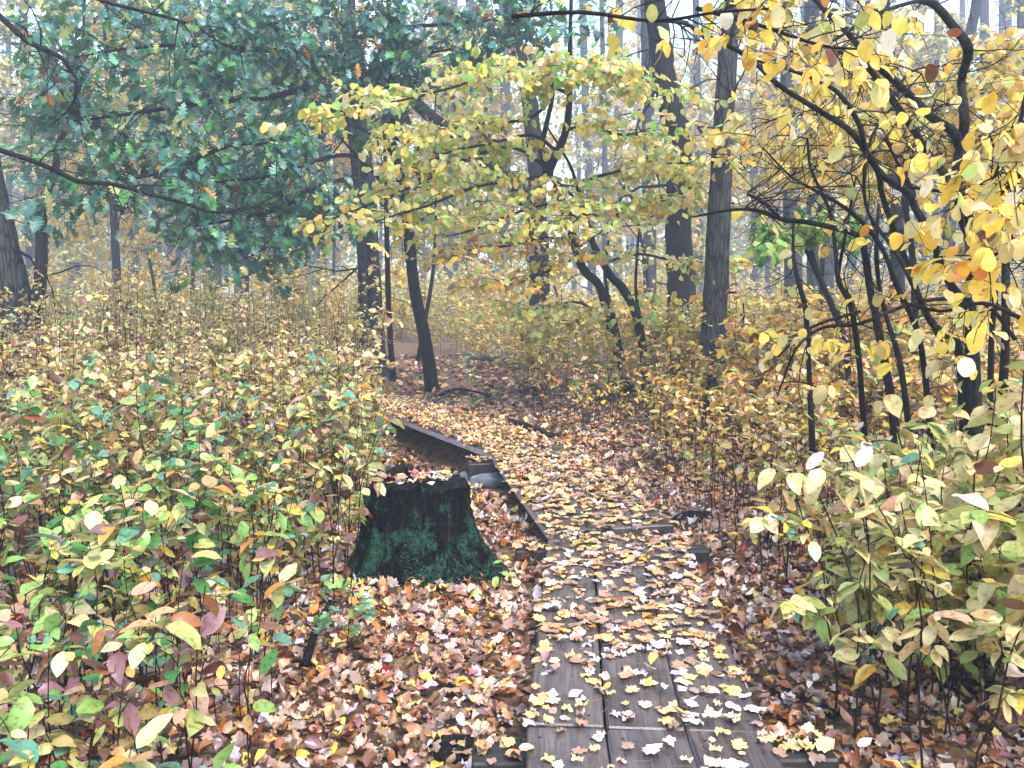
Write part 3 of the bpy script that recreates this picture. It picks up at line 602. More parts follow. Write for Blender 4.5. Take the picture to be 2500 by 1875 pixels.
sprays = [[(1349, 236, 12.4), (1290, 195, 12), (1200, 185, 11.5), (1100, 215, 11), (1000, 240, 10.5), (900, 265, 10), (800, 290, 9.7)],
          [(1336, 410, 12.6), (1250, 360, 12.2), (1130, 390, 11.6), (1050, 435, 11.1), (950, 480, 10.6), (850, 520, 10.1), (780, 545, 9.8)],
          [(1340, 430, 12.6), (1250, 440, 12), (1150, 460, 11.4), (1050, 500, 10.8), (950, 530, 10.4), (880, 560, 10)],
          [(1350, 240, 12.4), (1290, 290, 12), (1180, 300, 11.4), (1080, 320, 11), (980, 350, 10.6)],
          [(1391, 180, 12.3), (1450, 180, 12), (1520, 210, 11.6), (1590, 260, 11.2)],
          [(1391, 230, 12.4), (1300, 190, 11.6), (1250, 175, 11), (1180, 190, 10.4)],
          [(1395, 160, 12.3), (1430, 165, 11.4), (1500, 180, 10.8)],
          [(1407, 447, 12.6), (1500, 420, 12.2), (1600, 400, 11.8), (1680, 400, 11.5)],
          [(1429, 527, 13), (1520, 520, 12.6), (1620, 480, 12.2), (1720, 470, 12)],
          [(1420, 600, 13.1), (1340, 580, 12.6), (1240, 600, 12), (1150, 610, 11.6), (1080, 640, 11.2)],
          [(1450, 620, 13.2), (1380, 640, 12.4), (1300, 680, 12), (1220, 700, 11.6)],
          [(1440, 560, 13.1), (1360, 500, 12.4), (1260, 520, 11.8), (1160, 560, 11.3), (1080, 580, 11)],
          [(1480, 640, 13.2), (1560, 620, 12.8), (1660, 640, 12.4), (1760, 640, 12.2)],
          [(1361, 371, 12.6), (1300, 330, 12), (1200, 350, 11.5), (1100, 370, 11.2), (1020, 410, 11)],
          [(1382, 316, 12.5), (1450, 310, 12), (1520, 330, 11.6), (1600, 310, 11.2)],
          [(1490, 800, 13.6), (1420, 740, 13), (1340, 750, 12.6), (1260, 760, 12.2)],
          [(1572, 860, 13.8), (1640, 780, 13.2), (1700, 740, 12.8)],
          [(1340, 430, 12.6), (1400, 480, 11.8), (1420, 520, 11.2), (1380, 560, 10.8)]]
mb = MB(); lb = LB()
for k, pl in enumerate(sprays):
    q = pxpath(pl); mb.tube(q, np.linspace(.028, .006, len(q)), 6)
    tw = twig_paths(mb, q, 20, .85, .005, .1, .02, .1, 3, .55, droop=.14, zn=.35)
    pal = YP if k not in (9, 10) else dict(Y=3, PK=2, PY=2, OR=1, GY=2)
    leaves_on(lb, tw, 'rd', 6.2 if k < 9 else 4.2, .108, pal, .7, .9, .15, .014)
obj('limbs', mb, M['twig'], root, tuple(base)); m2 = MB(); lb.into(m2); obj('crown', m2, M['crown'], root, tuple(base)).color = (1.15, 1.2, 1.2, 1)

# ------------------------------------------------------------------ tangled many stemmed shrub tree on the right
HP = dict(Y=5, DY=1.6, PY=4.5, OR=.35, T=.7, BR=.35, GY=.8, PW=.6)
base = np.array([2.9, 5.3, 0])
root = thing('many_stemmed_tree', 'tangle of black arching stems with large yellow leaves along the right edge', 'tree', tuple(base))
RS = [([(2245, 0), (2283, 13), (2326, 63), (2364, 122), (2347, 198), (2355, 295), (2345, 359), (2338, 435), (2350, 500), (2372, 590), (2380, 642), (2368, 727), (2372, 836), (2364, 980), (2370, 1180)], [20, 20, 22, 26, 24, 26, 30, 34, 42, 38, 36, 34, 34, 36, 42], 5.3),
      ([(1600, 51), (1676, 59), (1701, 76), (1765, 105), (1832, 143), (1895, 203), (1959, 245), (2022, 283), (2081, 325), (2119, 380), (2157, 430), (2220, 473), (2233, 506), (2263, 557), (2309, 675), (2351, 740), (2380, 860), (2390, 1180)], [4, 8, 12, 13, 13, 14, 15, 16, 17, 17, 18, 20, 20, 20, 22, 24, 26, 30], 5.0),
      ([(1980, -20), (1992, 0), (2030, 42), (2072, 84), (2115, 135), (2161, 177), (2224, 236), (2275, 287), (2326, 321), (2342, 359)], [14, 15, 15, 16, 16, 20, 22, 24, 26, 26], 5.3),
      ([(1971, 122), (2047, 127), (2094, 143), (2144, 194), (2186, 253), (2233, 321), (2275, 388), (2326, 447), (2345, 480)], [6, 10, 13, 16, 18, 20, 20, 22, 24], 5.25),
      ([(1845, 148), (1895, 160), (1971, 186), (2043, 224), (2098, 304), (2110, 359), (2144, 422), (2153, 473), (2178, 548), (2220, 658), (2258, 760), (2296, 811), (2342, 861), (2360, 1180)], [6, 9, 11, 12, 14, 15, 16, 16, 17, 18, 20, 22, 24, 30], 5.1),
      ([(1690, 530), (1781, 513), (1845, 513), (1912, 536), (1980, 544), (2094, 574), (2110, 612), (2123, 696), (2144, 802), (2180, 1000), (2190, 1150)], [5, 9, 11, 14, 15, 17, 20, 22, 22, 24, 28], 5.6),
      ([(1824, 473), (1861, 493), (1900, 528)], [9, 11, 9], 5.6),
      ([(2161, 338), (2199, 413), (2228, 464), (2240, 520)], [6, 9, 11, 12], 5.1),
      ([(2212, 456), (2359, 477), (2402, 498), (2500, 557), (2560, 620)], [8, 12, 14, 16, 16], 5.0),
      ([(2505, 228), (2478, 380), (2473, 527), (2456, 633), (2456, 790), (2440, 1150)], [10, 14, 18, 20, 22, 28], 5.2),
      ([(1971, 338), (1980, 413), (2022, 506), (2039, 600), (2047, 684), (2077, 748), (2094, 853), (2102, 937), (2115, 1130)], [6, 8, 10, 12, 14, 16, 16, 16, 20], 5.9),
      ([(2090, 430), (2070, 540), (2048, 660), (2046, 690)], [5, 8, 11, 12], 5.9),
      ([(1937, 540), (1937, 621), (1950, 690), (1967, 760), (1975, 900), (1985, 1120)], [6, 12, 13, 14, 15, 20], 6.2),
      ([(1861, 359), (1930, 430), (2000, 470), (2080, 520), (2150, 600), (2190, 700), (2250, 850), (2280, 1160)], [5, 7, 9, 11, 13, 15, 17, 22], 5.5),
      ([(2250, 180), (2180, 260), (2130, 330), (2110, 420), (2120, 520), (2190, 620), (2240, 720), (2310, 860)], [4, 6, 8, 9, 10, 12, 13, 14], 4.8),
      ([(2420, 560), (2430, 700), (2420, 850), (2415, 1150)], [12, 14, 16, 20], 5.4),
      ([(2145, 500), (2140, 640), (2160, 760), (2200, 900), (2230, 1150)], [9, 12, 14, 16, 20], 5.8),
      ([(1900, 960), (1945, 850), (2010, 800), (2100, 790), (2250, 735), (2400, 740), (2480, 830)], [5, 7, 9, 10, 11, 12, 12], 5.0)]
spaths = []
for pl, ws, Yd in RS:
    q = pxpath([(a, b_, Yd + .25 * math.sin(j * 1.3 + a)) for j, (a, b_) in enumerate(pl)]); spaths.append(q)
    mb = MB(); mb.tube(q, rad_of(ws, len(q), [Yd] * len(ws)) * .86, 9, .05); obj('stem', mb, M['barkd'], root, tuple(base))
mb = MB(); lb = LB()
for k, q in enumerate(spaths):
    tw = twig_paths(mb, q, 8, .7, .0045, .0, .2, .9, 3, .6, t1=.6, droop=.05)
    leaves_on(lb, tw, 'rd', .16 if k not in (8, 9) else 1.2, .095, HP, .8, .9, .5)
# leafy twigs of the upper right and right edge, nearer to the camera
for pl, n_, per in (([(1250, 40, 4.2), (1420, 30, 4.1), (1600, 51, 4.2), (1750, 30, 4), (1900, 20, 3.9)], 15, 1.1), ([(1700, 20, 4.3), (1850, 60, 4.2), (2000, 110, 4), (2100, 120, 3.9)], 18, 1.3),
                    ([(2245, 0, 4.8), (2150, 30, 4.5), (2050, 90, 4.3), (1980, 130, 4.2)], 13, 1.2), ([(2560, 250, 3.6), (2500, 300, 3.5), (2450, 380, 3.5), (2420, 450, 3.5)], 16, 2.2), ([(2560, 620, 3.4), (2480, 600, 3.4), (2400, 640, 3.5)], 8, 1.8),
                    ([(2560, 430, 3.6), (2490, 430, 3.6), (2440, 480, 3.6)], 12, 2.2), ([(2500, 780, 3.8), (2400, 740, 3.9), (2300, 760, 4.), (2200, 740, 4.2)], 9, 1.1), ([(2100, 760, 5), (1980, 800, 5), (1900, 870, 5.1)], 10, 1.3)):
    q = pxpath(pl); mb.tube(q, np.linspace(.011, .005, len(q)), 6)
    tw = twig_paths(mb, q, n_, .45, .0035, .0, .0, .7, 2, .6); leaves_on(lb, tw, 'rd', per * 1.5, .08, HP, .8, .9, .3)
obj('twigs', mb, M['twig'], root, tuple(base)); m2 = MB(); lb.into(m2); obj('foliage', m2, M['crown'], root, tuple(base)).color = (1.2, 1.22, 1.15, 1)

# yellow understory trees farther right and behind
def understory(label, base, Yd, sprays, per, size, pal, name='yellow_tree', nt=16, tl=.9):
    b0 = np.array([base[0], base[1], 0.]); root = thing(name, label, 'tree', tuple(b0)); mb = MB()
    top_ = at(*sprays[0][0]); q = smooth_path([b0, b0 * .5 + top_ * .5 + np.array([.2, 0, 0]), top_], 5); mb.tube(q, np.linspace(.06, .025, len(q)), 7); obj('trunk', mb, M['barkd'], root, tuple(b0))
    mb = MB(); lb = LB()
    for pl in sprays:
        p0 = at(*pl[0]); j = q[np.argmin(np.abs(q[:, 2] - p0[2] * .8))]; s = smooth_path([j] + [at(*p) for p in pl], 4)
        mb.tube(s, np.linspace(.02, .006, len(s)), 5); tw = twig_paths(mb, s, nt, tl, .006, .2, .05, .4, 3, .55); leaves_on(lb, tw, 'rd' if Yd < 12 else 'rm', per * 2.2, size * 1.25, pal, .75, .9, .15, .05)
    obj('limbs', mb, M['twig'], root, tuple(b0)); m2 = MB(); lb.into(m2); obj('crown', m2, M['crown'], root, tuple(b0))
YM = dict(Y=4, PY=3, DY=2, T=1, GY=1.2)
understory('bright yellow small tree filling the gaps behind the black tangled stems', (4.6, 10, 0), 10, [[(2180, 330, 10), (2080, 290, 9.6), (1960, 280, 9.3), (1860, 300, 9)], [(2200, 250, 10), (2120, 190, 10), (2020, 160, 9.8)], [(2250, 300, 10), (2350, 240, 9.8), (2460, 220, 9.6)], [(2220, 360, 10), (2330, 330, 9.6), (2450, 340, 9.4)], [(2200, 380, 10), (2090, 380, 9.6), (1980, 400, 9.4)], [(2200, 200, 10.2), (2300, 160, 10), (2440, 150, 9.8)]], 2.6, .09, YM)
understory('small yellow tree in front of the broad misty trunk', (6., 17, 0), 17, [[(1980, 300, 17), (1880, 260, 16.5), (1800, 240, 16)], [(2000, 200, 17), (2100, 160, 16.5)], [(1980, 380, 17), (1880, 400, 16.6), (1790, 420, 16.2)], [(1990, 120, 17), (1900, 100, 16.5), (1830, 60, 16)], [(2000, 450, 17), (2100, 440, 16.5), (2180, 470, 16)]], 2.5, .11, YM, nt=18, tl=1.3)
understory('low green leaved sapling between the grey trunk and black tangle', (3.8, 9.5, 0), 9.5, [[(1960, 590, 9.5), (1900, 590, 9.3), (1860, 600, 9)], [(1970, 560, 9.5), (2000, 545, 9.3), (2030, 560, 9)]], 2.0, .09, dict(LG=4, G=2, GY=3), 'sapling', 8, .4)
understory('airy yellow sapling beyond the left bank between misty trunks', (-11, 27, 0), 27, [[(300, 420, 27), (220, 400, 26.5), (140, 400, 26)], [(300, 500, 27), (220, 560, 26.5), (140, 600, 26)], [(320, 380, 27), (400, 400, 26.5), (480, 430, 26)], [(300, 600, 27), (380, 620, 26.5)]], 2.2, .13, dict(DY=3, T=3, Y=2, PY=1), nt=16, tl=1.5)
understory('tan leaved sapling behind the oak limbs near the top left', (-9, 24, 0), 24, [[(450, 120, 24), (330, 60, 23.5), (220, 60, 23)], [(460, 80, 24), (560, 40, 23.5), (680, 60, 23)], [(450, 200, 24), (340, 220, 23.5), (240, 240, 23)], [(480, 300, 24), (600, 330, 23.5), (720, 360, 23)]], 2.4, .13, dict(T=3, DY=3, GY=2, PY=2), nt=16, tl=1.6)
understory('pale yellow sapling glowing in the mist right of the dark middle trunk', (4, 24, 0), 24, [[(1500, 330, 24), (1440, 280, 23.5), (1400, 220, 23)], [(1510, 430, 24), (1580, 400, 23.5), (1640, 420, 23)], [(1500, 520, 24), (1420, 520, 23.5)], [(1530, 600, 24), (1620, 600, 23.5), (1700, 560, 23)]], 1.6, .12, dict(PY=3, Y=3, GY=3), nt=13, tl=1.4)
understory('greenish sapling behind the leaning black trunk', (-2.2, 20, 0), 20, [[(1060, 360, 20), (1000, 300, 19.5), (930, 300, 19)], [(1070, 430, 20), (1130, 460, 19.5), (1200, 520, 19)], [(1060, 520, 20), (1000, 560, 19.5)], [(1070, 200, 20), (1130, 160, 19.5), (1190, 220, 19)]], 1.8, .12, dict(GY=4, LG=2, Y=2, G=1), nt=14, tl=1.2)

# ------------------------------------------------------------------ shrubs
SP = {
 'near_left': dict(GY=5, PY=3., LG=2, G=1.2, BG=2.6, T=2.6, Y=1.6, PK=.6, MV=1.1, BR=1.4, SB=.8, OR=.2),
 'left': dict(PY=7, T=3, GY=1.3, Y=2., PK=1.5, BR=.9, OR=.8, MV=.6, LG=.5, BG=.4, PW=1.),
 'right': dict(PY=6, GY=4, Y=2.2, LG=2, T=1., BG=.6, BR=.15, PK=.3, PW=.5),
 'rmid': dict(T=4, PY=4, Y=3.4, OR=1.2, DY=1.5, BR=1, GY=.9, PK=1, LG=.3),
 'mid': dict(Y=4, PY=3, DY=2, GY=2, T=1.6, LG=.5),
}
def shrub_proto(h, nst, nleaf, size, pal, spread=.2, kind='ov', lowbare=.45, spikes=0):
    pal = {k_: v_ * math.exp(random.gauss(0, .75)) for k_, v_ in pal.items()}
    mb = MB(); lb = LB(); segs = []
    for _ in range(nst):
        a = random.uniform(0, 6.283); r0 = spread * random.random() ** .5; p = np.array([math.cos(a) * r0, math.sin(a) * r0, -.04])
        hh = h * random.uniform(.62, 1.05); ln = random.uniform(.02, .2) * hh * (2.2 if random.random() < .25 else 1); a += random.uniform(-1, 1)
        pts = [p]
        for s in range(1, 6):
            f = s / 5; pts.append(p + np.array([math.cos(a) * ln * f ** 1.5, math.sin(a) * ln * f ** 1.5, hh * f]) + rng.normal(size=3) * .012)
        q = smooth_path(pts, 2); mb.tube(q, np.linspace(.0042, .0018, len(q)), 4, cap=False); segs.append(q[int(len(q) * lowbare):])
        segs += twig_paths(mb, q, random.randint(1, 4), h * .26, .0025, lowbare, .35, .8, 0, .5, 3)
    per = nleaf / len(segs)
    for sgm in segs:
        k = max(1, rng.poisson(per)); s = (rng.random(k) ** .6) * (len(sgm) - 1.001); i = s.astype(int); f = (s - i)[:, None]
        pos = sgm[i] * (1 - f) + sgm[i + 1] * f
        lb.add(kind, pos, rng.uniform(0, 6.283, k), rng.normal(.15, .42, k), rng.normal(0, .4, k), size * rng.uniform(.4, 1.25, k), pick(pal, k))
    for _ in range(spikes):
        a = random.uniform(0, 6.283); rr_ = spread * random.random(); p = np.array([math.cos(a) * rr_, math.sin(a) * rr_, h * .7]); hh = h * random.uniform(.3, .5); ln = random.uniform(-.12, .12)
        q = smooth_path([p, p + (ln * .4, ln * .3, hh * .6), p + (ln, ln * .6, hh)], 3); k = 46; s = rng.uniform(.45, 1, k) * (len(q) - 1.001); i = s.astype(int)
        mb.tube(q, np.linspace(.003, .0012, len(q)), 3, cap=False); lb.add('dm', q[i] + rng.normal(size=(k, 3)) * .008, rng.uniform(0, 6.283, k), rng.normal(-1., .3, k), rng.normal(0, .5, k), rng.uniform(.015, .03, k), pick(dict(T=2, PY=1, BR=.6, GY=.6), k))
    m2 = MB(); lb.into(m2); return mb, m2
KIND = {}   # key -> list of (stem arrays, leaf arrays)
def kinds(key, n, **kw): KIND[key] = [shrub_proto(**kw) for _ in range(n)]
kinds('near_left', 8, h=.82, nst=3, nleaf=46, size=.105, pal=SP['near_left'], spread=.22)
kinds('left_mid', 9, h=1.15, nst=5, nleaf=185, size=.084, pal=SP['near_left'], spread=.24, lowbare=.4)
kinds('left_far', 8, h=1.62, nst=7, nleaf=520, size=.07, pal=SP['left'], spread=.32, lowbare=.3, spikes=3)
kinds('right_near', 6, h=.95, nst=4, nleaf=165, size=.086, pal=SP['right'], spread=.24, lowbare=.35)
kinds('right_bare', 5, h=.75, nst=6, nleaf=42, size=.085, pal=SP['rmid'], spread=.28, lowbare=.5)
kinds('right_mid', 6, h=1.1, nst=5, nleaf=290, size=.086, pal=SP['rmid'], spread=.28, lowbare=.35)
kinds('mid', 5, h=1.9, nst=7, nleaf=420, size=.115, pal=SP['mid'], spread=.45, kind='rm', lowbare=.2)
PROTO = {}
LABEL = {'near_left': ('sparse large leaved shrub on the leaf litter at lower left', 'leafy shrub'), 'left_mid': ('green and tan leafy shrub in the thicket left of the stump', 'leafy shrub'),
         'left_far': ('tall pale yellow shrub in the dense bank behind the stump', 'leafy shrub'), 'right_near': ('yellow green shrub with pointed leaves at lower right', 'leafy shrub'),
         'right_bare': ('thin dark twiggy shrub with few tan leaves right of the boardwalk', 'twiggy shrub'), 'right_mid': ('tan and yellow shrub below the trunks on the right', 'leafy shrub'),
         'mid': ('broad yellow shrub in the thicket beyond the boardwalk end', 'yellow shrub')}
for key, L_ in KIND.items():
    PROTO[key] = []
    for mb, m2 in L_:
        V, Fc, col, uv = mb.arrays(); a = mesh_from('stems', V, Fc, M['stem'], col, uv); V, Fc, col, uv = m2.arrays(); PROTO[key].append((a, mesh_from('foliage', V, Fc, M['leaf'], col, uv)))
first = {}; placed = {}; rest = []
def put_shrub(key, x, y, sc_=1., extra=None):
    k = random.randrange(len(PROTO[key])); rz = random.uniform(0, 6.283); z = float(hgt(x, y)); lab, nm = LABEL[key]; grp = {'near_left': 'shrubs at lower left', 'left_mid': 'shrubs of the left thicket', 'left_far': 'tall shrubs of the left bank', 'right_near': 'shrubs at lower right', 'right_bare': 'twiggy shrubs by the boardwalk', 'right_mid': 'shrubs under the right trunks', 'mid': 'yellow shrubs beyond the boardwalk'}[key]
    if extra: lab = extra
    if (key, k) in first: r_ = dup(first[key, k], (x, y, z), rz, sc_, lab, grp)
    else:
        r_ = thing(nm.replace(' ', '_'), lab, 'shrub', (x, y, z), grp, rz); r_.scale = (sc_,) * 3
        for me, nme in zip(PROTO[key][k], ('stem', 'foliage')):
            o = bpy.data.objects.new(nme, me); C.objects.link(o); o.parent = r_
        first[key, k] = r_
    placed[key] = placed.get(key, 0) + 1
def scatter(x0, x1, y0, y1, n, test, mind):
    out = []; tries = 0
    while len(out) < n and tries < n * 40:
        tries += 1; x = random.uniform(x0, x1); y = random.uniform(y0, y1)
        if abs(x) > .62 * y + .7 or not test(x, y): continue
        if any((x - a) ** 2 + (y - b_) ** 2 < mind * mind for a, b_ in out): continue
        out.append((x, y))
    return out
lb_edge = lambda y: -1.02 - .13 * max(0, y - 5.2) + .1 * math.sin(y * 2)
for x, y in scatter(-2.2, -.85, 1.75, 3.5, 30, lambda x, y: x < -.82 - .16 * (y - 2.), .18): put_shrub('near_left', x, y, random.uniform(.75, 1.05))
for x, y in scatter(-3.4, -.8, 3.3, 4.6, 26, lambda x, y: x < -1.25 + .1 * (y - 3.2), .22): put_shrub('near_left', x, y, random.uniform(.85, 1.15))
for x, y in scatter(-5., -.9, 4.4, 7., 68, lambda x, y: x < lb_edge(y), .26): put_shrub('left_mid', x, y, random.uniform(.7, 1.15))
for x, y in scatter(-8.5, -1., 6.6, 12.5, 74, lambda x, y: x < lb_edge(y) - .15, .42): put_shrub('left_far', x, y, random.uniform(.75, 1.12))
for x, y in scatter(1.2, 4.2, 3.0, 5.6, 54, lambda x, y: x > 1.5 + .13 * (y - 3) and x > .36 * y + .25, .22): put_shrub('right_near', x, y, random.uniform(.75, 1.25) * (.8 + .75 * (x / (.6 * y) - .55)))
for x, y in scatter(1.2, 3.5, 4.6, 8.6, 42, lambda x, y: x > 1.32, .2): put_shrub('right_bare', x, y, random.uniform(.7, 1.15))
for x, y in scatter(.4, 7.5, 6.6, 12.5, 66, lambda x, y: x > 1.75, .4): put_shrub('right_mid', x, y, random.uniform(.75, 1.1) + .35 * max(0, min(1, (x - 2) / 3)))
for x, y in scatter(.2, 2.6, 9.4, 13.5, 26, lambda x, y: x > 1.4 - .33 * (y - 9), .35): put_shrub('right_bare', x, y, random.uniform(.9, 1.3))
for x, y in scatter(-1.6, 9, 13.2, 20, 46, lambda x, y: x > 1.0 - .35 * (y - 10) + .9, .7): put_shrub('mid', x, y, random.uniform(.6, .95))
for x, y in scatter(1.7, 3.2, 3.2, 4.6, 9, lambda x, y: x > .52 * y, .25): put_shrub('right_near', x, y, random.uniform(1.35, 1.6), 'taller yellow green shrub with pointed leaves at the right edge')
# the uncountable thicket farther off: one mass
mb = MB(); fmi = []
def merge(key, pts, lo, hi):
    for x, y in pts:
        st_, lf = random.choice(KIND[key]); s = random.uniform(lo, hi); a = random.uniform(0, 6.283); ca, sa = math.cos(a), math.sin(a); Rm = np.array([[ca, -sa, 0], [sa, ca, 0], [0, 0, 1]]) * s
        for part_, mi in ((st_, 1), (lf, 0)):
            V, Fc, col, uv = part_.arrays(); mb.add(V @ Rm.T + (x, y, float(hgt(x, y))), Fc, col, uv); fmi.append(np.full(len(Fc), mi))
merge('left_far', scatter(-14, -1.5, 11, 22, 130, lambda x, y: x < lb_edge(y) - .3 and not (-3.6 < x < -1.2 and y < 14.5), .5), .75, 1.1)
merge('mid', scatter(-3, 16, 18, 34, 150, lambda x, y: True, .8), .55, .95)
merge('mid', scatter(-20, -3, 20, 34, 80, lambda x, y: True, .9), .5, .75)
merge('right_mid', scatter(2.5, 10, 10, 17, 90, lambda x, y: True, .5), 1.2, 1.7)
merge('mid', scatter(3.2, 12, 11, 20, 60, lambda x, y: x > .25 * y, .7), .6, .95)
merge('mid', scatter(-28, -4, 26, 50, 90, lambda x, y: True, 1.), .8, 1.7)
merge('mid', scatter(-4, 28, 28, 50, 100, lambda x, y: True, 1.), .8, 1.8)
V, Fc, col, uv = mb.arrays()
o = bpy.data.objects.new('undergrowth', mesh_from('undergrowth', V, Fc, [M['farleaf'], M['stem']], col, uv, True, np.concatenate(fmi))); C.objects.link(o); tag(o, 'dense yellow undergrowth filling the forest behind the nearer shrubs', 'undergrowth', None, 'stuff')

# far woods fading into the mist
lb = LB(); mb = MB()
for _ in range(90):
    y = random.uniform(80, 140); x = random.uniform(-.66, .66) * y; H = random.uniform(18, 28); w_ = random.uniform(.2, .42)
    mb.tube([(x, y, -.2), (x + random.uniform(-.5, .5), y, H * .5), (x + random.uniform(-1, 1), y, H)], [w_, w_ * .8, w_ * .3], 6)
    gapx = 1250 + x / y * F; dens = .35 if (1390 < gapx < 1620 or gapx > 2220) else 1.
    k = int(1000 * dens); ang_ = rng.uniform(0, 6.283, k); rr_ = 4.6 * np.sqrt(rng.random(k)); zz = rng.uniform(.12, 1, k) * H
    lb.add('dm', np.stack([x + np.cos(ang_) * rr_, y + np.sin(ang_) * rr_, zz], 1), rng.uniform(0, 6.283, k), rng.normal(.5, .4, k), rng.normal(0, .5, k), rng.uniform(.4, 1., k), pick(dict(Y=2, PY=2, GY=2, T=2, G=1, LG=1), k))
nb_ = sum(len(f) for f in mb.F); lb.into(mb); V, Fc, col, uv = mb.arrays(); mi = np.zeros(len(Fc), int); mi[:nb_] = 1
o = bpy.data.objects.new('distant_woods', mesh_from('distant_woods', V, Fc, [M['farleaf'], M['bark']], col, uv, True, mi)); C.objects.link(o); tag(o, 'distant autumn woods fading into pale mist', 'woods', None, 'stuff')

# ------------------------------------------------------------------ fallen leaves
LP = dict(BR=5, RB=6, SB=5.5, P2=2.2, T=1.2, OR=2.4, PK=1.5, PW=1.6, Y=.9, DY=1.2, LV=1.8, MV=2.2, DK=2.6, CR=.4)
LPG = dict(BR=7, RB=6, T=1.8, OR=2.6, DY=1., PK=1., Y=.5, PW=.3, DK=4, CR=.2)
LPN = dict(PW=4, LV=3, PK=3, P2=3, OR=2, RB=3, DY=1.6, T=1.5, BR=1.5, MV=1)
LPB = dict(DY=4.4, OR=5, SB=3, Y=1.2, T=2, PK=2, RB=3.4, BR=2.4, PW=1.2, PY=.5, CR=.25, MV=.7)
lb = LB()
def on_boards(x, y):
    r = np.zeros(len(x), bool)
    for (a, e, z0, z1) in boards:
        d = (e - a) / np.linalg.norm(e - a); n = np.array([d[1], -d[0]]); s = (x - a[0]) * d[0] + (y - a[1]) * d[1]; v = (x - a[0]) * n[0] + (y - a[1]) * n[1]
        r |= (s > -.02) & (s < np.linalg.norm(e - a) + .02) & (v > -.015) & (v < .855)
    return r
def litter(x0, x1, y0, y1, dens, size, pal, zj=.035, tilt=.35, kinds_=(('mp', .5), ('cl', .5))):
    n = int((x1 - x0) * (y1 - y0) * dens); x = rng.uniform(x0, x1, n); y = rng.uniform(y0, y1, n)
    ok = (np.abs(x) < .63 * y + .5) & ~on_boards(x, y) & (((x - SX) / .42) ** 2 + ((y - SY) / .36) ** 2 > 1); x, y = x[ok], y[ok]; n = len(x)
    z = hgt(x, y) + .008 + rng.random(n) ** 2 * zj; which = rng.random(n); acc = 0
    for kd, fr in kinds_:
        m_ = (which >= acc) & (which < acc + fr); acc += fr; k = m_.sum()
        lb.add(kd, np.stack([x[m_], y[m_], z[m_]], 1), rng.uniform(0, 6.283, k), rng.normal(0, tilt, k), rng.normal(0, tilt, k), size * rng.uniform(.5, 1.25, k), pick(pal, k))
litter(-3, 4, 2.4, 7, 830, .067, LP, .045, .5)
litter(-5, 6, 7, 13, 330, .085, LPG)
litter(-7, 9, 13, 22, 70, .13, LPG, kinds_=(('rm', 1.),))
# leaves drifting over the farther sections
def on_section(i, n, size, pal, zj=.02, tilt=.15, kd='mp', s0=0., s1=1.):
    a, e, z0, z1 = boards[i]; Ls = np.linalg.norm(e - a); p = np.array([bpt(i, rng.uniform(s0, s1) * Ls, rng.uniform(.0, .84)) for _ in range(n)]); p[:, 2] += .006 + rng.random(n) * zj
    lb.add(kd, p, rng.uniform(0, 6.283, n), rng.normal(0, tilt, n), rng.normal(0, tilt, n), size * rng.uniform(.55, 1.15, n), pick(pal, n))
on_section(0, 60, .05, LPN, .008, .08, 'mp', .5, 1.); on_section(1, 190, .052, LPN, .008, .1, 'mp'); on_section(1, 60, .06, LPN, .012, .12, 'cl'); on_section(1, 240, .07, LPB, .012, .1, 'mf', .3, 1); on_section(2, 560, .08, LPB, .018, .14, 'mf', .0, 1); on_section(2, 420, .08, LPB, .02, .16, 'mp', .3, 1.)
on_section(3, 900, .075, LPB, .03, .2); on_section(3, 500, .075, LPB, .03, .2, 'cl'); on_section(4, 1100, .085, LPB, .03)
for (x0, x1, y, zt) in ((-.14, .05, 2.86, ZS), (.9, 1.12, 2.86, ZS), (.03, .22, 5.22, ZS), (-.42, -.2, 7.75, ZS + .03)):
    k = 14; lb.add('mp', np.stack([rng.uniform(x0, x1, k), y + rng.uniform(-.07, .07, k), zt + .006 + rng.random(k) * .025], 1), rng.uniform(0, 6.28, k), rng.normal(0, .2, k), rng.normal(0, .2, k), rng.uniform(.04, .08, k), pick(LPB, k))
m2 = MB(); lb.into(m2); tag(obj('leaf_litter', m2, M['litter']), 'brown, orange and pale fallen leaves carpeting the ground and far planks', 'fallen leaves', None, 'stuff')

# single leaves lying on the near planks and on the stump
CN = {'Y': 'bright yellow', 'DY': 'golden', 'OR': 'orange', 'PW': 'pale pinkish white', 'LV': 'lavender grey', 'PK': 'pink tan', 'RB': 'rusty brown', 'MV': 'dull purple', 'CR': 'crimson', 'PY': 'cream yellow', 'T': 'tan'}
BW = dict(PW=6, Y=2.6, DY=3, OR=3.4, PK=4, LV=4, RB=3, MV=1, CR=.35, PY=.8, T=2)
lm = []
for kd, nm in (('mf', 'lobed'), ('mp', 'curled lobed'), ('rd', 'rounded'), ('cl', 'curled oval')):
    for V, Fc, uvv in TPL[kd]: lm.append((mesh_from('fallen_leaf', V, Fc, M['litter'], np.ones((len(V), 3)), uvv), nm))
def lay_leaf(p, s, lab, key, me, grp, tilt=.06):
    o = bpy.data.objects.new('fallen_leaf', me); C.objects.link(o); o.location = p; o.rotation_euler = (random.gauss(0, tilt), random.gauss(0, tilt), random.uniform(0, 6.283)); o.scale = (s,) * 3
    c = np.clip(np.array(P[key]) * random.uniform(.85, 1.15), 0, .85); o.color = (*c, 1); tag(o, lab, 'leaf', grp)
ks = list(BW); wts = [BW[k] for k in ks]
plk = ['left', 'middle', 'right']
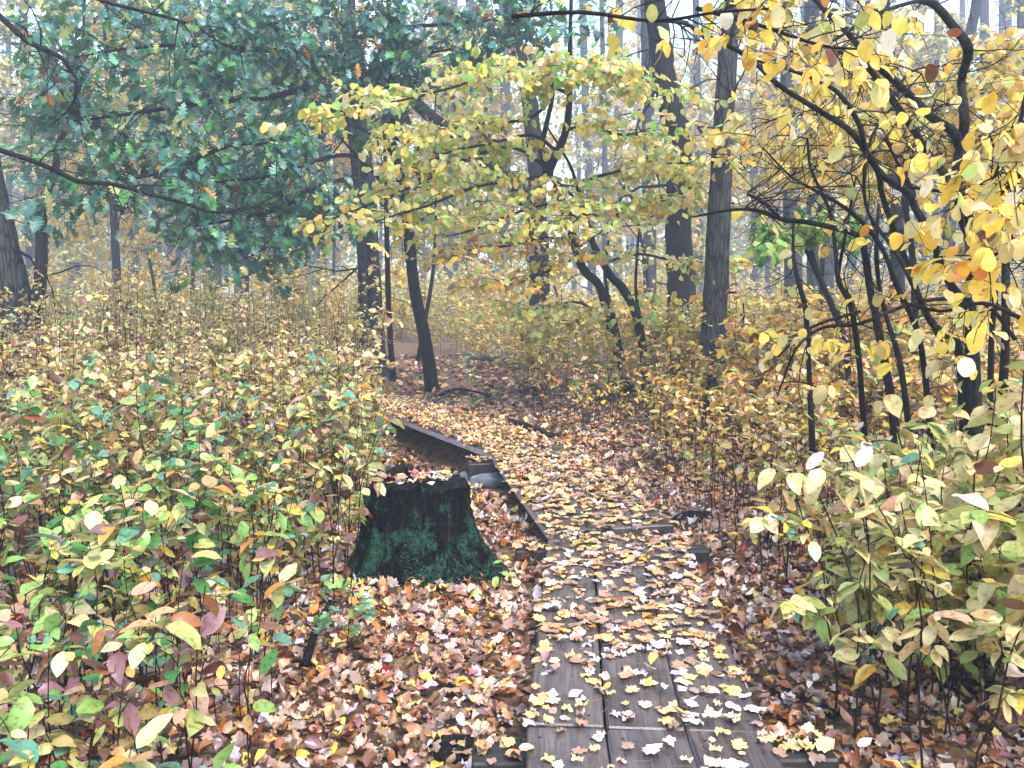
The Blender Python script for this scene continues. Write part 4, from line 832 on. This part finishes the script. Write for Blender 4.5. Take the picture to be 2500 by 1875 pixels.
def scatter_leaves(i, n, s0, s1, where, edge=.25):
    Ls = np.linalg.norm(boards[i][1] - boards[i][0])
    for _ in range(n):
        v = random.uniform(.01, .83); v = v if random.random() > edge else random.uniform(.6, .84); key = random.choices(ks, wts)[0]
        me, nm = random.choices(lm, [5 if q[1] == 'lobed' else 1.3 if q[1] == 'curled lobed' else 1.6 if q[1] == 'rounded' else 1 for q in lm])[0]
        p = bpt(i, random.uniform(s0, s1) * Ls, v); p[2] += .007 + (.012 if 'curled' in nm else 0) + random.random() * .004
        lay_leaf(p, random.uniform(.04, .088), f"{CN[key]} {nm} leaf on {plk[min(2, int(v / .284))]} plank {where}", key, me, 'fallen leaves on the near planks')
scatter_leaves(0, 34, .5, 1, 'at the bottom edge'); scatter_leaves(1, 96, 0, .42, 'of the front straight section'); scatter_leaves(1, 110, .42, 1.0, 'near the square sleeper ends', .3); scatter_leaves(2, 43, 0, .4, 'where boardwalk bends')
for _ in range(30):
    a = random.uniform(0, 6.283); rr_ = random.uniform(.03, .25); key = random.choices(['PW', 'OR', 'Y', 'CR', 'PK', 'RB'], [3, 2, 2, 2, 3, 1])[0]; me, nm = random.choice(lm[:13])
    lay_leaf((SX + rr_ * math.cos(a), SY + rr_ * .85 * math.sin(a), H_ST + .004 + .014 * random.random()), random.uniform(.045, .085), f"{CN[key]} {nm} leaf lying on top of the stump", key, me, 'fallen leaves on the stump', .12)
# pine needles on the planks
mb = MB()
for _ in range(260):
    i = random.choice([0, 1, 1]); Ls = np.linalg.norm(boards[i][1] - boards[i][0]); p = bpt(i, random.uniform(.4 if i == 0 else 0, 1) * Ls, random.uniform(0, .84)) + (0, 0, .006); a = random.uniform(0, 6.283); l = random.uniform(.04, .1)
    mb.tube([p, p + np.array([math.cos(a) * l * .5, math.sin(a) * l * .5, .004]), p + np.array([math.cos(a + .3) * l, math.sin(a + .3) * l, 0])], .0009, 3, cap=False, col=(.3, .17, .08))
tag(obj('pine_needles', mb, M['litter']), 'thin tan pine needles scattered over the wet planks', 'pine needles', None, 'stuff')

# ------------------------------------------------------------------ logs, seedlings, tufts
def log(label, pts, r0, r1, m_='barkd', name='fallen_log', tw=0):
    q = smooth_path(pts, 4); mb = MB(); mb.tube(q, np.linspace(r0, r1, len(q)) * (1 + .12 * rng.normal(size=len(q))), 12, .08)
    if tw: twig_paths(mb, q, tw, .3, .008, 0, .3, 1, 1)
    return tag(obj(name, mb, M[m_]), label, 'log')
def gl(px, py, dz=.04): p = gp(px, py); p[2] = dz; return p
log('black rotting log lying right of the boardwalk bend', [gl(1243, 1040, .06), gl(1290, 1062, .09), gl(1330, 1078, .08), gl(1368, 1078, .06)], .05, .04, tw=3)
log('dark branch on the leaves at the foot of the leaning trunk', [gl(1066, 975), gl(1110, 962, .08), gl(1165, 966, .06), gl(1200, 975)], .028, .015, tw=4)
log('pale bleached log far beyond the boardwalk', [gl(1150, 882, .1), gl(1200, 886, .12), gl(1238, 890, .1)], .1, .06, 'barkp')
log('dark log lying in the leaves under the lower left shrubs', [gl(150, 1650, .03), gl(280, 1655, .05), gl(390, 1645, .04)], .04, .03, tw=3)
log('broken dark branch in the leaves right of the lower left shrubs', [gl(745, 1640, .03), gl(775, 1590, .12), gl(810, 1560, .2)], .02, .01, name='fallen_branch')
log('mossy dark log under the shrubs at middle right', [gl(2085, 1165, .12), gl(2110, 1172, .1), gl(2160, 1190, .06)], .06, .045)
log('dead branch on the litter at far lower right', [gl(2240, 1720, .04), gl(2340, 1700, .06), gl(2450, 1730, .04)], .03, .02, name='fallen_branch', tw=3)
def seedling(label, px, py, h, n, size, pal, kind='mp'):
    p = gp(px, py); root = thing('seedling', label, 'seedling', tuple(p)); mb = MB(); q = smooth_path([(0, 0, -.02), (.02, 0, h * .5), (.04, .02, h)], 4); mb.tube(q, np.linspace(.003, .0015, len(q)), 4); tw = twig_paths(mb, q, max(2, n // 3), h * .45, .0015, .3, .3, .8, 0)
    obj('stem', mb, M['stem'], root); lb = LB(); leaves_on(lb, tw + [q], kind, n / (len(tw) + 1), size, pal, .35, .9, .45); m2 = MB(); lb.into(m2); obj('foliage', m2, M['leaf'], root)
GP_ = dict(LG=3, BG=3, G=1.5, GY=1)
seedling('bright green maple seedling below the stump', 844, 1612, .36, 26, .075, GP_)
seedling('second green seedling with oval leaves left of the maple seedling', 770, 1560, .3, 14, .06, GP_, 'ov')
seedling('pale green sprig against the right root of the stump', 1215, 1445, .2, 9, .065, dict(LG=4, GY=3), 'ov')
seedling('small green seedling in the leaves right of the planks', 2062, 1610, .14, 6, .05, dict(LG=3, G=2), 'ov')
seedling('little yellow green maple seedling near the lower right shrubs', 1990, 1535, .16, 6, .05, dict(GY=3, LG=1))
seedling('leafy yellow green sprout beyond the boardwalk by a dark branch', 1140, 960, .55, 34, .09, dict(GY=4, LG=2, Y=1), 'ov')
seedling('low green plant behind the raised boardwalk section', 1150, 1010, .25, 16, .07, dict(G=3, BG=2), 'ov')
def tuft(label, px, py, n, l):
    p = gp(px, py); mb = MB()
    for _ in range(n):
        a = random.uniform(0, 6.283); b_ = random.uniform(.3, 1.1); ll = l * random.uniform(.6, 1.1); d = np.array([math.cos(a) * math.sin(b_), math.sin(a) * math.sin(b_), math.cos(b_)])
        mb.tube([p, p + d * ll * .6, p + d * ll + (0, 0, -.02)], [.0022, .0018, .0006], 3, cap=False, col=(.06, .13, .05))
    tag(obj('grass_tuft', mb, M['litter'], None, tuple(p)), label, 'grass tuft')
tuft('small dark green grass tuft among fallen leaves left of the planks', 1040, 1630, 26, .1)
tuft('mossy green tuft beside the nearest plank joint', 1265, 1818, 50, .05)

# ------------------------------------------------------------------ mist
hz = MB(); x0, x1, y0, y1, z0, z1 = -130, 130, -14, 170, -3, 38
hv = [(x, y, z) for z in (z0, z1) for y in (y0, y1) for x in (x0, x1)]
hz.add(hv, [(0, 2, 3), (0, 3, 1), (4, 5, 7), (4, 7, 6), (0, 1, 5), (0, 5, 4), (2, 6, 7), (2, 7, 3), (0, 4, 6), (0, 6, 2), (1, 3, 7), (1, 7, 5)])
m = bpy.data.materials.new('mist'); m.use_nodes = True; t = m.node_tree; t.nodes.clear(); out = t.nodes.new('ShaderNodeOutputMaterial'); pv = t.nodes.new('ShaderNodeVolumePrincipled')
pv.inputs['Color'].default_value = (.70, .81, 1., 1); pv.inputs['Density'].default_value = .0042; pv.inputs['Anisotropy'].default_value = .1
t.links.new(pv.outputs[0], out.inputs['Volume'])
o = obj('haze', hz, m, smooth=False); tag(o, kind='stuff')
print('LEAVES', m2.n, 'SHRUBS', placed)
